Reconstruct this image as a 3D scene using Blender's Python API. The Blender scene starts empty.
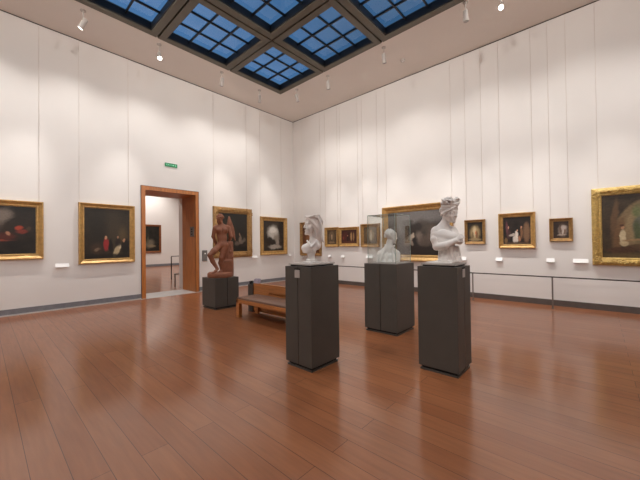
import bpy, bmesh, math, random
import numpy as np
from mathutils import Vector, Matrix, Euler
random.seed(7)
S = bpy.context.scene
EXPO = -0.02
COL = S.collection
PI = math.pi
RAD = math.radians
H = 6.655                     # room height
CAM = (-8.9143, -9.5427, 1.5)
YAW, PITCH, ROLL, FPX = 0.73565, 0.011226, -0.012093, 307.93
X0, Y0 = -14.0, -15.0         # room runs x X0..0, y Y0..0 (corner seen in the photo at the origin)

# ------------------------------------------------------------------ materials
def srgb(r, g, b):
    f = lambda c: (c/255/12.92) if c/255 <= .04045 else ((c/255+.055)/1.055)**2.4
    return (f(r), f(g), f(b), 1)

def new_mat(name):
    m = bpy.data.materials.new(name); m.use_nodes = True
    nt = m.node_tree
    return m, nt, nt.nodes['Principled BSDF']

def mat(name, col, rough=.6, metal=0, var=.08, vscale=6, bump=0, bscale=40, spec=.5, coat=0, stretch=None, col2=None):
    m, nt, p = new_mat(name)
    N = nt.nodes.new; L = nt.links.new
    p.inputs['Roughness'].default_value = rough
    p.inputs['Metallic'].default_value = metal
    p.inputs['Specular IOR Level'].default_value = spec
    p.inputs['Coat Weight'].default_value = coat
    tc = N('ShaderNodeTexCoord'); vec = tc.outputs['Object']
    if stretch:
        mp = N('ShaderNodeMapping'); mp.inputs['Scale'].default_value = stretch
        L(vec, mp.inputs['Vector']); vec = mp.outputs['Vector']
    n = N('ShaderNodeTexNoise'); n.inputs['Scale'].default_value = vscale; n.inputs['Detail'].default_value = 5
    L(vec, n.inputs['Vector'])
    r = N('ShaderNodeValToRGB')
    a = [c*(1-var) for c in col[:3]]+[1]
    b = list(col2) if col2 else [min(1, c*(1+var)) for c in col[:3]]+[1]
    r.color_ramp.elements[0].color = a; r.color_ramp.elements[1].color = b
    r.color_ramp.elements[0].position = .3; r.color_ramp.elements[1].position = .7
    L(n.outputs['Fac'], r.inputs['Fac']); L(r.outputs['Color'], p.inputs['Base Color'])
    if bump:
        n2 = N('ShaderNodeTexNoise'); n2.inputs['Scale'].default_value = bscale; n2.inputs['Detail'].default_value = 4
        L(vec, n2.inputs['Vector'])
        bp = N('ShaderNodeBump'); bp.inputs['Strength'].default_value = bump; bp.inputs['Distance'].default_value = .01
        L(n2.outputs['Fac'], bp.inputs['Height']); L(bp.outputs['Normal'], p.inputs['Normal'])
    return m

def emit(name, col, strength):
    m, nt, p = new_mat(name)
    p.inputs['Base Color'].default_value = col
    p.inputs['Emission Color'].default_value = col; p.inputs['Emission Strength'].default_value = strength
    return m

def glass_mat(name, tint, refl_rough=.02, f0=.045, pw=5):
    m, nt, p = new_mat(name); nt.nodes.remove(p)
    N = nt.nodes.new; L = nt.links.new
    out = nt.nodes['Material Output']
    t = N('ShaderNodeBsdfTransparent'); t.inputs['Color'].default_value = tint
    g = N('ShaderNodeBsdfGlossy'); g.inputs['Roughness'].default_value = refl_rough
    lw = N('ShaderNodeLayerWeight'); lw.inputs['Blend'].default_value = .5
    po = N('ShaderNodeMath'); po.operation = 'POWER'; po.inputs[1].default_value = pw; L(lw.outputs['Facing'], po.inputs[0])
    fr = N('ShaderNodeMapRange'); fr.inputs['To Min'].default_value = f0; fr.inputs['To Max'].default_value = 1; L(po.outputs[0], fr.inputs['Value'])
    mx = N('ShaderNodeMixShader')
    L(fr.outputs['Result'], mx.inputs['Fac']); L(t.outputs[0], mx.inputs[1]); L(g.outputs[0], mx.inputs[2])
    L(mx.outputs[0], out.inputs['Surface'])
    return m

def floor_mat(name, tint=(1, 1, 1)):
    m, nt, p = new_mat(name)
    N = nt.nodes.new; L = nt.links.new
    tc = N('ShaderNodeTexCoord')
    mp = N('ShaderNodeMapping'); mp.inputs['Rotation'].default_value = (0, 0, RAD(90))
    L(tc.outputs['Object'], mp.inputs['Vector'])
    bk = N('ShaderNodeTexBrick')
    bk.offset = .37; bk.offset_frequency = 2; bk.squash = 1
    bk.inputs['Scale'].default_value = 1
    bk.inputs['Brick Width'].default_value = 2.7; bk.inputs['Row Height'].default_value = .185
    bk.inputs['Mortar Size'].default_value = .0022; bk.inputs['Mortar Smooth'].default_value = .2
    c1 = srgb(154, 98, 63); c2 = srgb(143, 88, 55)
    bk.inputs['Color1'].default_value = [c1[i]*tint[i] for i in range(3)]+[1]
    bk.inputs['Color2'].default_value = [c2[i]*tint[i] for i in range(3)]+[1]
    bk.inputs['Mortar'].default_value = srgb(74, 42, 29)
    L(mp.outputs['Vector'], bk.inputs['Vector'])
    # wood grain, stretched along the boards
    mp2 = N('ShaderNodeMapping'); mp2.inputs['Scale'].default_value = (9, .7, 1)
    L(tc.outputs['Object'], mp2.inputs['Vector'])
    gr = N('ShaderNodeTexNoise'); gr.inputs['Scale'].default_value = 3; gr.inputs['Detail'].default_value = 6
    L(mp2.outputs['Vector'], gr.inputs['Vector'])
    mr = N('ShaderNodeMapRange'); mr.inputs['To Min'].default_value = .88; mr.inputs['To Max'].default_value = 1.12
    mr.inputs['From Min'].default_value = .3; mr.inputs['From Max'].default_value = .7
    L(gr.outputs['Fac'], mr.inputs['Value'])
    mul = N('ShaderNodeMix'); mul.data_type = 'RGBA'; mul.blend_type = 'MULTIPLY'; mul.inputs['Factor'].default_value = 1
    cmb = N('ShaderNodeCombineColor')
    for i in range(3): L(mr.outputs['Result'], cmb.inputs[i])
    L(bk.outputs['Color'], mul.inputs['A']); L(cmb.outputs['Color'], mul.inputs['B'])
    L(mul.outputs['Result'], p.inputs['Base Color'])
    # worn lacquer: patchy gloss
    w = N('ShaderNodeTexNoise'); w.inputs['Scale'].default_value = .9; w.inputs['Detail'].default_value = 4
    L(tc.outputs['Object'], w.inputs['Vector'])
    rr = N('ShaderNodeMapRange'); rr.inputs['From Min'].default_value = .3; rr.inputs['From Max'].default_value = .7
    rr.inputs['To Min'].default_value = FLOOR_R[0]; rr.inputs['To Max'].default_value = FLOOR_R[1]
    L(w.outputs['Fac'], rr.inputs['Value']); L(rr.outputs['Result'], p.inputs['Roughness'])
    p.inputs['Specular IOR Level'].default_value = FLOOR_SPEC
    # worn lacquer: part of the surface is polished, part is scuffed
    p2 = N('ShaderNodeBsdfPrincipled'); L(mul.outputs['Result'], p2.inputs['Base Color'])
    p2.inputs['Roughness'].default_value = .31; p2.inputs['Specular IOR Level'].default_value = FLOOR_SPEC
    ms = N('ShaderNodeMixShader'); ms.inputs['Fac'].default_value = .42
    L(p.outputs[0], ms.inputs[1]); L(p2.outputs[0], ms.inputs[2]); L(ms.outputs[0], nt.nodes['Material Output'].inputs['Surface'])
    return m
FLOOR_R = (.12, .17); FLOOR_SPEC = .95

def fabric_wall(name, col):
    m, nt, p = new_mat(name)
    N = nt.nodes.new; L = nt.links.new
    tc = N('ShaderNodeTexCoord')
    n = N('ShaderNodeTexNoise'); n.inputs['Scale'].default_value = .7; n.inputs['Detail'].default_value = 3
    L(tc.outputs['Object'], n.inputs['Vector'])
    r = N('ShaderNodeValToRGB')
    r.color_ramp.elements[0].position = .3; r.color_ramp.elements[1].position = .7
    r.color_ramp.elements[0].color = [c*.965 for c in col[:3]]+[1]; r.color_ramp.elements[1].color = [min(1, c*1.02) for c in col[:3]]+[1]
    L(n.outputs['Fac'], r.inputs['Fac']); L(r.outputs['Color'], p.inputs['Base Color'])
    p.inputs['Roughness'].default_value = .85; p.inputs['Specular IOR Level'].default_value = .2
    f = N('ShaderNodeTexNoise'); f.inputs['Scale'].default_value = 120
    L(tc.outputs['Object'], f.inputs['Vector'])
    b = N('ShaderNodeBump'); b.inputs['Strength'].default_value = .05; b.inputs['Distance'].default_value = .004
    L(f.outputs['Fac'], b.inputs['Height']); L(b.outputs['Normal'], p.inputs['Normal'])
    return m

M = {}
M['wall'] = fabric_wall('wall_paint', (.79, .77, .75))
M['ceil'] = fabric_wall('ceiling_plaster', (.80, .755, .71))
M['floor'] = floor_mat('floor_boards')
M['base_left'] = mat('grey_stone_skirting', srgb(122, 124, 130), .5, var=.12, vscale=9)
M['base_right'] = mat('dark_grey_skirting', srgb(92, 84, 80), .5, var=.12, vscale=9)
M['stone'] = mat('pale_stone', srgb(188, 186, 184), .45, var=.08, vscale=5)
M['wood'] = mat('orange_oak', srgb(182, 114, 58), .38, var=.22, vscale=3, stretch=(12, 12, .9))
M['wood_h'] = mat('bench_oak', srgb(192, 126, 70), .4, var=.2, vscale=3, stretch=(12, .9, 12))
M['edge_dark'] = mat('dark_edge', srgb(84, 48, 26), .5, var=.2, vscale=3, stretch=(12, 12, .9))
M['leather'] = mat('brown_leather', srgb(126, 96, 80), .45, var=.12, vscale=14, bump=.25, bscale=60)
M['charcoal'] = mat('charcoal_lacquer', srgb(76, 72, 67), .5, var=.05, vscale=5)
M['black'] = mat('black_gap', srgb(14, 13, 12), .7)
M['slab'] = mat('grey_marble_slab', srgb(176, 170, 165), .35, var=.08)
M['marble'] = mat('white_marble', (.78, .755, .725, 1), .42, var=.05, vscale=7, bump=.05, bscale=30)
M['marble_lit'] = mat('lit_marble', (.86, .84, .815, 1), .42, var=.03, vscale=7)  # paler copy of the marble, carries the light falling on the collar
M['marble2'] = mat('plaster_white', (.87, .86, .835, 1), .5, var=.04, vscale=7)
M['terra'] = mat('terracotta', srgb(140, 88, 63), .55, var=.14, vscale=8, bump=.1, bscale=40)
M['gold'] = mat('gilded_wood', srgb(186, 148, 90), .38, .35, var=.2, vscale=14, bump=.18, bscale=45)
M['gold_old'] = mat('dull_gilding', srgb(160, 124, 76), .42, .35, var=.25, vscale=16, bump=.3, bscale=50)
M['gold_carved'] = mat('carved_gilding', srgb(192, 162, 96), .36, .4, var=.25, vscale=20, bump=.55, bscale=38)
M['frame_brown'] = mat('brown_frame', srgb(128, 76, 38), .45, .1, var=.2, vscale=8)
M['wire'] = mat('grey_wire', srgb(222, 215, 209), .5, .1)
M['label'] = mat('white_label', (.86, .86, .86, 1), .5, var=.02)
M['grey'] = mat('grey_plastic', srgb(112, 108, 104), .5)
M['rail'] = mat('dark_bronze_rail', srgb(72, 64, 60), .4, .4)
M['post'] = mat('brushed_steel', srgb(122, 114, 108), .45, .3)
M['sky_frame'] = mat('bronze_beam', srgb(98, 92, 80), .5, .1, var=.06)
M['sky_dark'] = mat('muntin_and_shade', srgb(28, 27, 26), .5, .1, var=.06)
M['lamp_white'] = mat('lamp_white', (.5, .46, .43, 1), .45, var=.03)
M['lamp_on'] = emit('lamp_lens', (1, .95, .88, 1), 14)
M['lamp_off'] = mat('lamp_lens_dim', (.5, .5, .5, 1), .2)
M['green'] = emit('exit_green', srgb(24, 118, 74), .35)
M['sign_white'] = emit('exit_white', srgb(150, 215, 180), .45)
M['case_glass'] = glass_mat('case_glass', (.90, .925, .915, 1), .02, .09, 3.5)
M['case_edge'] = mat('glass_edge', srgb(140, 158, 152), .2, var=.05)
M['sky_glass'] = glass_mat('skylight_glass', (.9, .95, 1, 1), .05)
M['paper'] = mat('leaflet_paper', srgb(196, 188, 204), .6, var=.15, vscale=30)
M['wood_chair'] = mat('dark_chair_wood', srgb(92, 58, 38), .45, var=.2, vscale=6)

# ------------------------------------------------------------------ object helpers
def link(o, parent=None):
    COL.objects.link(o)
    if parent is not None: o.parent = parent
    return o

def obj(name, bm, m, parent=None, smooth=False, loc=None, rot=None):
    me = bpy.data.meshes.new(name)
    bmesh.ops.recalc_face_normals(bm, faces=bm.faces)
    bm.to_mesh(me); bm.free()
    me.materials.append(m)
    if smooth:
        for f in me.polygons: f.use_smooth = True
    o = link(bpy.data.objects.new(name, me), parent)
    if loc: o.location = loc
    if rot: o.rotation_euler = rot
    return o

def thing(name, label, cat, loc=(0, 0, 0), rotz=0, group=None):
    o = link(bpy.data.objects.new(name, None)); o.empty_display_size = .1
    o.location = loc; o.rotation_euler = (0, 0, rotz)
    o['label'] = label; o['category'] = cat; o['kind'] = 'thing'
    if group: o['group'] = group
    return o

def tag(o, label, cat, group=None):
    o['label'] = label; o['category'] = cat; o['kind'] = 'thing'
    if group: o['group'] = group
    return o

def struct(o, label=None, cat=None):
    o['kind'] = 'structure'
    if label: o['label'] = label
    if cat: o['category'] = cat
    return o

def bx(bm, x0, x1, y0, y1, z0, z1, bev=0, seg=2):
    vs = [bm.verts.new((x, y, z)) for x in (x0, x1) for y in (y0, y1) for z in (z0, z1)]
    fs = [(0, 1, 3, 2), (4, 6, 7, 5), (0, 4, 5, 1), (2, 3, 7, 6), (0, 2, 6, 4), (1, 5, 7, 3)]
    faces = [bm.faces.new([vs[i] for i in f]) for f in fs]
    if bev:
        es = list({e for f in faces for e in f.edges})
        bmesh.ops.bevel(bm, geom=es, offset=bev, segments=seg, affect='EDGES', profile=.6)
    return vs

def box(*a, **k):
    bm = bmesh.new(); bx(bm, *a, **k); return bm

def tube(bm, a, b, r, r2=None, n=12, cap=True):
    a, b = Vector(a), Vector(b); r2 = r if r2 is None else r2
    d = (b-a).normalized(); u = d.orthogonal().normalized(); v = d.cross(u)
    A = [bm.verts.new(a+(u*math.cos(t)+v*math.sin(t))*r) for t in [2*PI*i/n for i in range(n)]]
    B = [bm.verts.new(b+(u*math.cos(t)+v*math.sin(t))*r2) for t in [2*PI*i/n for i in range(n)]]
    for i in range(n):
        bm.faces.new((A[i], A[(i+1) % n], B[(i+1) % n], B[i]))
    if cap:
        bm.faces.new(A[::-1]); bm.faces.new(B)

def tubes(*segs, n=12):
    bm = bmesh.new()
    for s in segs: tube(bm, *s, n=n)
    return bm

def lathe(profile, n=48):
    bm = bmesh.new(); rings = []
    for r, z in profile:
        rings.append([bm.verts.new((r*math.cos(2*PI*i/n), r*math.sin(2*PI*i/n), z)) for i in range(n)])
    for A, B in zip(rings, rings[1:]):
        for i in range(n): bm.faces.new((A[i], A[(i+1) % n], B[(i+1) % n], B[i]))
    bm.faces.new(rings[0][::-1]); bm.faces.new(rings[-1])
    return bm

# ------------------------------------------------------------------ room shell
def quad(name, pts, m):
    bm = bmesh.new(); bm.faces.new([bm.verts.new(p) for p in pts])
    return obj(name, bm, m)

WT = .3
DX0, DX1, DZ, DD = -5.762, -4.30, 3.085, 1.25     # doorway opening, wall thickness there
FX0, FX1, FY1 = -12.0, 1.5, 14.0                  # next gallery
struct(obj('floor', box(X0-WT, WT, Y0-WT, 0, -.2, 0), M['floor']))
bm = bmesh.new()                                  # left wall, pierced by the doorway
bx(bm, X0-WT, DX0-.02, 0, DD, 0, H+.6); bx(bm, DX1+.02, WT, 0, DD, 0, H+.6); bx(bm, DX0-.02, DX1+.02, 0, DD, DZ+.02, H+.6)
struct(obj('wall_left', bm, M['wall']))
struct(obj('wall_right', box(0, WT, Y0-WT, 0, 0, H+.6), M['wall']))
struct(obj('wall_back', box(X0-WT, X0, Y0-WT, 0, 0, H+.6), M['wall']))
struct(obj('wall_near', box(X0, 0, Y0-WT, Y0, 0, H+.6), M['wall']))
NX, NY = 5, 6                                     # skylight modules, 2 m each
SX1, SY1 = -1.98, -1.52
SX0, SY0 = SX1-2*NX, SY1-2*NY
bm = bmesh.new()
bx(bm, X0, 0, SY1, 0, H, H+.25); bx(bm, X0, 0, Y0, SY0, H, H+.25)
bx(bm, SX1, 0, SY0, SY1, H, H+.25); bx(bm, X0, SX0, SY0, SY1, H, H+.25)
struct(obj('ceiling', bm, M['ceil']))
# shadow gap where wall meets ceiling
struct(obj('trim_1', box(X0, 0, -.012, 0, H-.014, H), M['sky_dark']))
struct(obj('trim_2', box(-.012, 0, Y0, -.012, H-.014, H), M['sky_dark']))
# skirtings
bm = bmesh.new(); bx(bm, X0, DX0-.11, -.018, 0, .03, .145); bx(bm, DX1+.11, -.018, -.018, 0, .03, .145)
struct(obj('baseboard_left', bm, M['base_left']))
bm = bmesh.new(); bx(bm, X0, DX0-.11, -.03, 0, 0, .03); bx(bm, DX1+.11, -.02, -.03, 0, 0, .03)
struct(obj('trim_3', bm, M['stone']))
struct(obj('baseboard_right', box(-.02, 0, Y0, 0, 0, .135), M['base_right']))
struct(obj('baseboard_back', box(X0, X0+.02, Y0, 0, 0, .135), M['base_left']))
struct(obj('baseboard_near', box(X0+.02, -.02, Y0, Y0+.02, 0, .135), M['base_left']))
# doorway: oak casing and deep lining, pale stone threshold
t = link(bpy.data.objects.new('door_1', None)); struct(t)
bm = bmesh.new()
for a, b in ((DX0-.105, DX0), (DX1, DX1+.1)): bx(bm, a, b, -.035, .0, 0, DZ+.11, .004)
bx(bm, DX0, DX1, -.035, .0, DZ, DZ+.11, .004)
struct(obj('door_casing', bm, M['wood'], t))
bm = bmesh.new()
bx(bm, DX0-.02, DX0, -.03, .93, 0, DZ+.02); bx(bm, DX1, DX1+.02, -.03, .93, 0, DZ+.02)
struct(obj('door_lining', bm, M['wood'], t))
struct(obj('door_head', box(DX0, DX1, -.03, .93, DZ, DZ+.02), M['wood'], t))
bm = bmesh.new()
bx(bm, DX0-.115, DX0-.105, -.036, 0, 0, DZ+.12); bx(bm, DX1+.1, DX1+.11, -.036, 0, 0, DZ+.12); bx(bm, DX0-.105, DX1+.1, -.036, 0, DZ+.11, DZ+.12)  # thin darker strip along the outer edge of the casing
struct(obj('door_edge', bm, M['edge_dark'], t))
struct(obj('trim_4', box(DX0-.14, DX1+.12, -.1, .95, 0, .004), M['stone']))
# next gallery seen through the doorway
struct(obj('floor_next_gallery', box(FX0, FX1, 0, FY1, -.2, -.0005), M['floor']))
struct(obj('wall_next_gallery_far', box(FX0, FX1, FY1, FY1+.2, 0, H), M['wall']))
struct(obj('wall_next_gallery_right', box(FX1, FX1+.2, DD, FY1, 0, H), M['wall']))
struct(obj('wall_next_gallery_left', box(FX0-.2, FX0, DD, FY1, 0, H), M['wall']))
struct(obj('ceiling_next_gallery', box(FX0, FX1, DD, FY1, H, H+.1), M['ceil']))
struct(obj('baseboard_next_gallery', box(FX0, FX1, FY1-.02, FY1, 0, .16), M['base_left']))
struct(obj('baseboard_next_gallery_right', box(FX1-.02, FX1, DD, FY1-.02, 0, .16), M['base_left']))

# ------------------------------------------------------------------ skylight
def sky_module():
    fr = bmesh.new(); w = .175; g = .018; zt = H-.035
    bx(fr, g, 2-g, g, w, zt, H+.2, .008); bx(fr, g, 2-g, 2-w, 2-g, zt, H+.2, .008)
    bx(fr, g, w, w, 2-w, zt, H+.2, .008); bx(fr, 2-w, 2-g, w, 2-w, zt, H+.2, .008)
    gp = bmesh.new()
    bx(gp, 0, 2, 0, g, H+.02, H+.2); bx(gp, 0, 2, 2-g, 2, H+.02, H+.2); bx(gp, 0, g, g, 2-g, H+.02, H+.2); bx(gp, 2-g, 2, g, 2-g, H+.02, H+.2)
    mu = bmesh.new()
    for k in (1, 2):
        c = w+(2-2*w)*k/3
        bx(mu, c-.015, c+.015, w, 2-w, H+.1, H+.15)
        bx(mu, w, 2-w, c-.015, c+.015, H+.101, H+.149)
    bx(mu, w, w+.02, w, 2-w, H-.01, H+.16); bx(mu, 2-w-.02, 2-w, w, 2-w, H-.01, H+.16)  # recess liner, near-black so its colour carries the shade in the recess
    bx(mu, w+.02, 2-w-.02, w, w+.02, H-.01, H+.16); bx(mu, w+.02, 2-w-.02, 2-w-.02, 2-w, H-.01, H+.16)
    pn = bmesh.new(); pn.faces.new([pn.verts.new(p) for p in ((w, w, H+.14), (2-w, w, H+.14), (2-w, 2-w, H+.14), (w, 2-w, H+.14))])
    return [('frame', fr, M['sky_frame']), ('shadow_gap', gp, M['black']), ('muntin_and_liner', mu, M['sky_dark']), ('pane', pn, M['sky_glass'])]
proto = None; n = 0
for j in range(NY):
    for i in range(NX):
        n += 1
        r = link(bpy.data.objects.new('window_%d' % n, None)); struct(r)
        r.location = (SX1-2*(i+1), SY1-2*(j+1), 0)
        if proto is None:
            proto = [struct(obj(nm, b, m, r)) for nm, b, m in sky_module()]
        else:
            for c in proto: link(c.copy(), r)

# ------------------------------------------------------------------ paintings
def paint_mat(name, bg, blobs, warp=.05, wscale=6, dark=.5, coat=.25):
    """blobs: (u, v, ru, rv, degrees, (r,g,b) sRGB, softness)"""
    m, nt, p = new_mat(name)
    N = nt.nodes.new; L = nt.links.new
    tc = N('ShaderNodeTexCoord')
    nz = N('ShaderNodeTexNoise'); nz.inputs['Scale'].default_value = wscale; nz.inputs['Detail'].default_value = 4
    L(tc.outputs['UV'], nz.inputs['Vector'])
    s = N('ShaderNodeVectorMath'); s.operation = 'SUBTRACT'; s.inputs[1].default_value = (.5, .5, .5)
    L(nz.outputs['Color'], s.inputs[0])
    sc = N('ShaderNodeVectorMath'); sc.operation = 'SCALE'; sc.inputs['Scale'].default_value = warp*2
    L(s.outputs[0], sc.inputs[0])
    ad = N('ShaderNodeVectorMath'); ad.operation = 'ADD'
    L(tc.outputs['UV'], ad.inputs[0]); L(sc.outputs[0], ad.inputs[1])
    fl = N('ShaderNodeVectorMath'); fl.operation = 'MULTIPLY'; fl.inputs[1].default_value = (1, 1, 0)
    L(ad.outputs[0], fl.inputs[0])
    n2 = N('ShaderNodeTexNoise'); n2.inputs['Scale'].default_value = 5; n2.inputs['Detail'].default_value = 6
    L(tc.outputs['UV'], n2.inputs['Vector'])
    r = N('ShaderNodeValToRGB'); c = srgb(*bg)
    r.color_ramp.elements[0].position = .3; r.color_ramp.elements[1].position = .75
    r.color_ramp.elements[0].color = [x*.55 for x in c[:3]]+[1]; r.color_ramp.elements[1].color = [x*1.5 for x in c[:3]]+[1]
    L(n2.outputs['Fac'], r.inputs['Fac'])
    cur = r.outputs['Color']
    for (u, v, ru, rv, ang, colr, soft) in blobs:
        mp = N('ShaderNodeMapping'); mp.vector_type = 'TEXTURE'
        mp.inputs['Location'].default_value = (u, v, 0); mp.inputs['Rotation'].default_value = (0, 0, RAD(ang)); mp.inputs['Scale'].default_value = (ru, rv, 1)
        L(fl.outputs[0], mp.inputs['Vector'])
        ln = N('ShaderNodeVectorMath'); ln.operation = 'LENGTH'; L(mp.outputs['Vector'], ln.inputs[0])
        mr = N('ShaderNodeMapRange'); mr.interpolation_type = 'SMOOTHSTEP'
        mr.inputs['From Min'].default_value = 1-soft; mr.inputs['From Max'].default_value = 1+soft
        mr.inputs['To Min'].default_value = .92; mr.inputs['To Max'].default_value = 0
        L(ln.outputs['Value'], mr.inputs['Value'])
        mx = N('ShaderNodeMix'); mx.data_type = 'RGBA'
        L(mr.outputs['Result'], mx.inputs['Factor']); L(cur, mx.inputs['A']); mx.inputs['B'].default_value = srgb(*colr)
        cur = mx.outputs['Result']
    # brush grain
    n3 = N('ShaderNodeTexNoise'); n3.inputs['Scale'].default_value = 40; n3.inputs['Detail'].default_value = 4
    L(tc.outputs['UV'], n3.inputs['Vector'])
    mr = N('ShaderNodeMapRange'); mr.inputs['To Min'].default_value = .8; mr.inputs['To Max'].default_value = 1.15
    mr.inputs['From Min'].default_value = .3; mr.inputs['From Max'].default_value = .7
    L(n3.outputs['Fac'], mr.inputs['Value'])
    cm = N('ShaderNodeCombineColor')
    for i in range(3): L(mr.outputs['Result'], cm.inputs[i])
    mu = N('ShaderNodeMix'); mu.data_type = 'RGBA'; mu.blend_type = 'MULTIPLY'; mu.inputs['Factor'].default_value = 1
    L(cur, mu.inputs['A']); L(cm.outputs['Color'], mu.inputs['B'])
    L(mu.outputs['Result'], p.inputs['Base Color'])
    p.inputs['Roughness'].default_value = .5; p.inputs['Coat Weight'].default_value = coat; p.inputs['Coat Roughness'].default_value = .18
    p.inputs['Specular IOR Level'].default_value = .3
    return m

def frame_bm(w, h, prof):
    """mitred moulding; local x across, z up, -y out of the wall; prof: (inset, depth)"""
    bm = bmesh.new(); rings = []
    for ins, d in prof:
        x, z = w/2-ins, h/2-ins
        rings.append([bm.verts.new(p) for p in ((-x, -d, -z), (x, -d, -z), (x, -d, z), (-x, -d, z))])
    for A, B in zip(rings, rings[1:]):
        for i in range(4): bm.faces.new((A[i], A[(i+1) % 4], B[(i+1) % 4], B[i]))
    return bm

def canvas(w, h, d, m, parent):
    bm = bmesh.new(); uv = bm.loops.layers.uv.new('UVMap')
    vs = [bm.verts.new(p) for p in ((-w/2, -d, -h/2), (w/2, -d, -h/2), (w/2, -d, h/2), (-w/2, -d, h/2))]
    f = bm.faces.new(vs)
    for l, c in zip(f.loops, ((0, 0), (1, 0), (1, 1), (0, 1))): l[uv].uv = c
    me = bpy.data.meshes.new('canvas'); bm.to_mesh(me); bm.free(); me.materials.append(m)
    return link(bpy.data.objects.new('canvas', me), parent)

def carve(w, h, fw, d, seed, big=1.0):
    """scrolling leaf ornament as small raised lobes round the moulding, larger at the corners"""
    rnd = random.Random(seed); bm = bmesh.new()
    def lobe(x, z, rx, rz, a, dep=.016):
        g = bmesh.ops.create_icosphere(bm, subdivisions=2, radius=1)['verts']
        mt = Matrix.Translation((x, -d, z)) @ Matrix.Rotation(a, 4, 'Y') @ Matrix.Diagonal((rx, dep, rz, 1))
        bmesh.ops.transform(bm, matrix=mt, verts=g)
    px, pz = w/2-fw*.5, h/2-fw*.5
    for sx in (-1, 1):
        for sz in (-1, 1):
            for k in range(9):
                a = rnd.uniform(0, PI); q = rnd.uniform(0, fw*1.1)
                if k % 2: lobe(sx*(px-q), sz*(pz+rnd.uniform(-.3, .3)*fw), .05*big*fw/.18, .022*fw/.18, a, .02)
                else: lobe(sx*(px+rnd.uniform(-.3, .3)*fw), sz*(pz-q), .05*big*fw/.18, .022*fw/.18, a, .02)
    step = fw*.19
    for s in (-1, 1):
        k = -px+fw
        while k < px-fw:
            lobe(k, s*pz+rnd.uniform(-.24, .24)*fw, .028*fw/.18, .013*fw/.18, rnd.uniform(-.9, .9)); k += step
        k = -pz+fw
        while k < pz-fw:
            lobe(s*px+rnd.uniform(-.24, .24)*fw, k, .013*fw/.18, .028*fw/.18, rnd.uniform(-.9, .9)); k += step
    return bm

def profile(fw, dep, style):
    if style == 'slope':    # high outer edge, slope down to the picture
        p = [(0, 0), (0, .82), (.06, 1), (.17, 1), (.22, .88), (.62, .42), (.68, .5), (.8, .5), (.86, .34), (1, .26)]
    elif style == 'carved':
        p = [(0, 0), (0, .55), (.08, .8), (.2, .92), (.45, 1), (.68, .84), (.74, .62), (.9, .6), (.94, .4), (1, .32)]
    else:                   # flat
        p = [(0, 0), (0, .8), (.05, .92), (.3, 1), (.5, .8), (.7, .78), (.8, .62), (1, .45)]
    return [(i*fw, d*dep) for i, d in p]

def painting(wall, a0, a1, z0, z1, fw, dep, style, m, frame_mat, label, wires=(), ztop=H, carved=0, group=None, base=None):
    """a0..a1: span along the wall (x on the left wall, y on the right), given left to right as seen"""
    w, h = abs(a1-a0), z1-z0; c = (a0+a1)/2; zc = (z0+z1)/2
    if wall == 'left': loc, rz = (c, base if base is not None else 0, zc), 0
    else: loc, rz = (base if base is not None else 0, c, zc), -PI/2
    t = thing('painting', label, 'painting', loc, rz, group)
    fb = frame_bm(w, h, profile(fw, dep, style))
    if carved:
        cv = carve(w, h, fw, dep*.97, carved); tmp = bpy.data.meshes.new('frame'); cv.to_mesh(tmp); cv.free(); fb.from_mesh(tmp); bpy.data.meshes.remove(tmp)
    f = obj('frame', fb, frame_mat, t)
    canvas(w-2*fw+.01, h-2*fw+.01, dep*.3, m, t)
    for q in wires:
        lx = (q-c) if wall == 'left' else (c-q)
        lx = max(-w/2+.02, min(w/2-.02, lx))
        obj('hanging_wire', tubes(((lx, -.014, h/2-.03), (lx, -.014, ztop-zc-.03), .004), n=8), M['wire'], t)
    return t

W_ = (214, 205, 190)
P = {}
P['p1'] = paint_mat('paint_red_gathering', (34, 29, 24), [
    (.45, .5, .4, .35, 0, (46, 36, 28), .6), (.66, .78, .09, .17, -25, (120, 108, 98), .5), (.60, .6, .07, .12, 0, (96, 84, 74), .5),
    (.70, .36, .10, .09, 10, (84, 36, 29), .5), (.83, .53, .032, .045, 0, (168, 66, 44), .4), (.86, .47, .045, .04, 20, (120, 48, 38), .5), (.67, .29, .12, .018, 4, (140, 62, 46), .5),
    (.73, .44, .025, .04, 0, (168, 118, 92), .4), (.79, .2, .10, .12, 0, (26, 23, 20), .5), (.92, .53, .03, .045, 0, (70, 54, 42), .5), (.25, .35, .1, .18, 0, (92, 58, 44), .5), (.3, .5, .04, .05, 0, (150, 112, 88), .5)])
P['p2'] = paint_mat('paint_dark_interior', (44, 37, 28), [
    (.6, .45, .36, .4, 0, (62, 52, 38), .7), (.84, .42, .1, .2, 0, (84, 68, 46), .6), (.3, .55, .18, .4, 0, (34, 30, 24), .6), (.9, .24, .1, .16, 0, (26, 22, 19), .3), (.25, .2, .12, .11, 0, (66, 48, 36), .5),
    (.46, .28, .06, .13, 0, (150, 44, 46), .25), (.46, .415, .026, .03, 0, (186, 142, 110), .3), (.56, .25, .05, .14, 0, (24, 20, 18), .3),
    (.7, .15, .055, .15, -28, (186, 166, 130), .3), (.76, .24, .03, .06, 0, (196, 178, 146), .3), (.72, .42, .025, .03, 0, (170, 126, 96), .3), (.87, .36, .028, .035, 0, (176, 132, 100), .3), (.73, .33, .07, .08, 0, (36, 30, 26), .4),
    (.26, .18, .06, .03, 15, (120, 98, 80), .4), (.5, .04, .6, .05, 0, (30, 25, 20), .5)], .035, 8)
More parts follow.
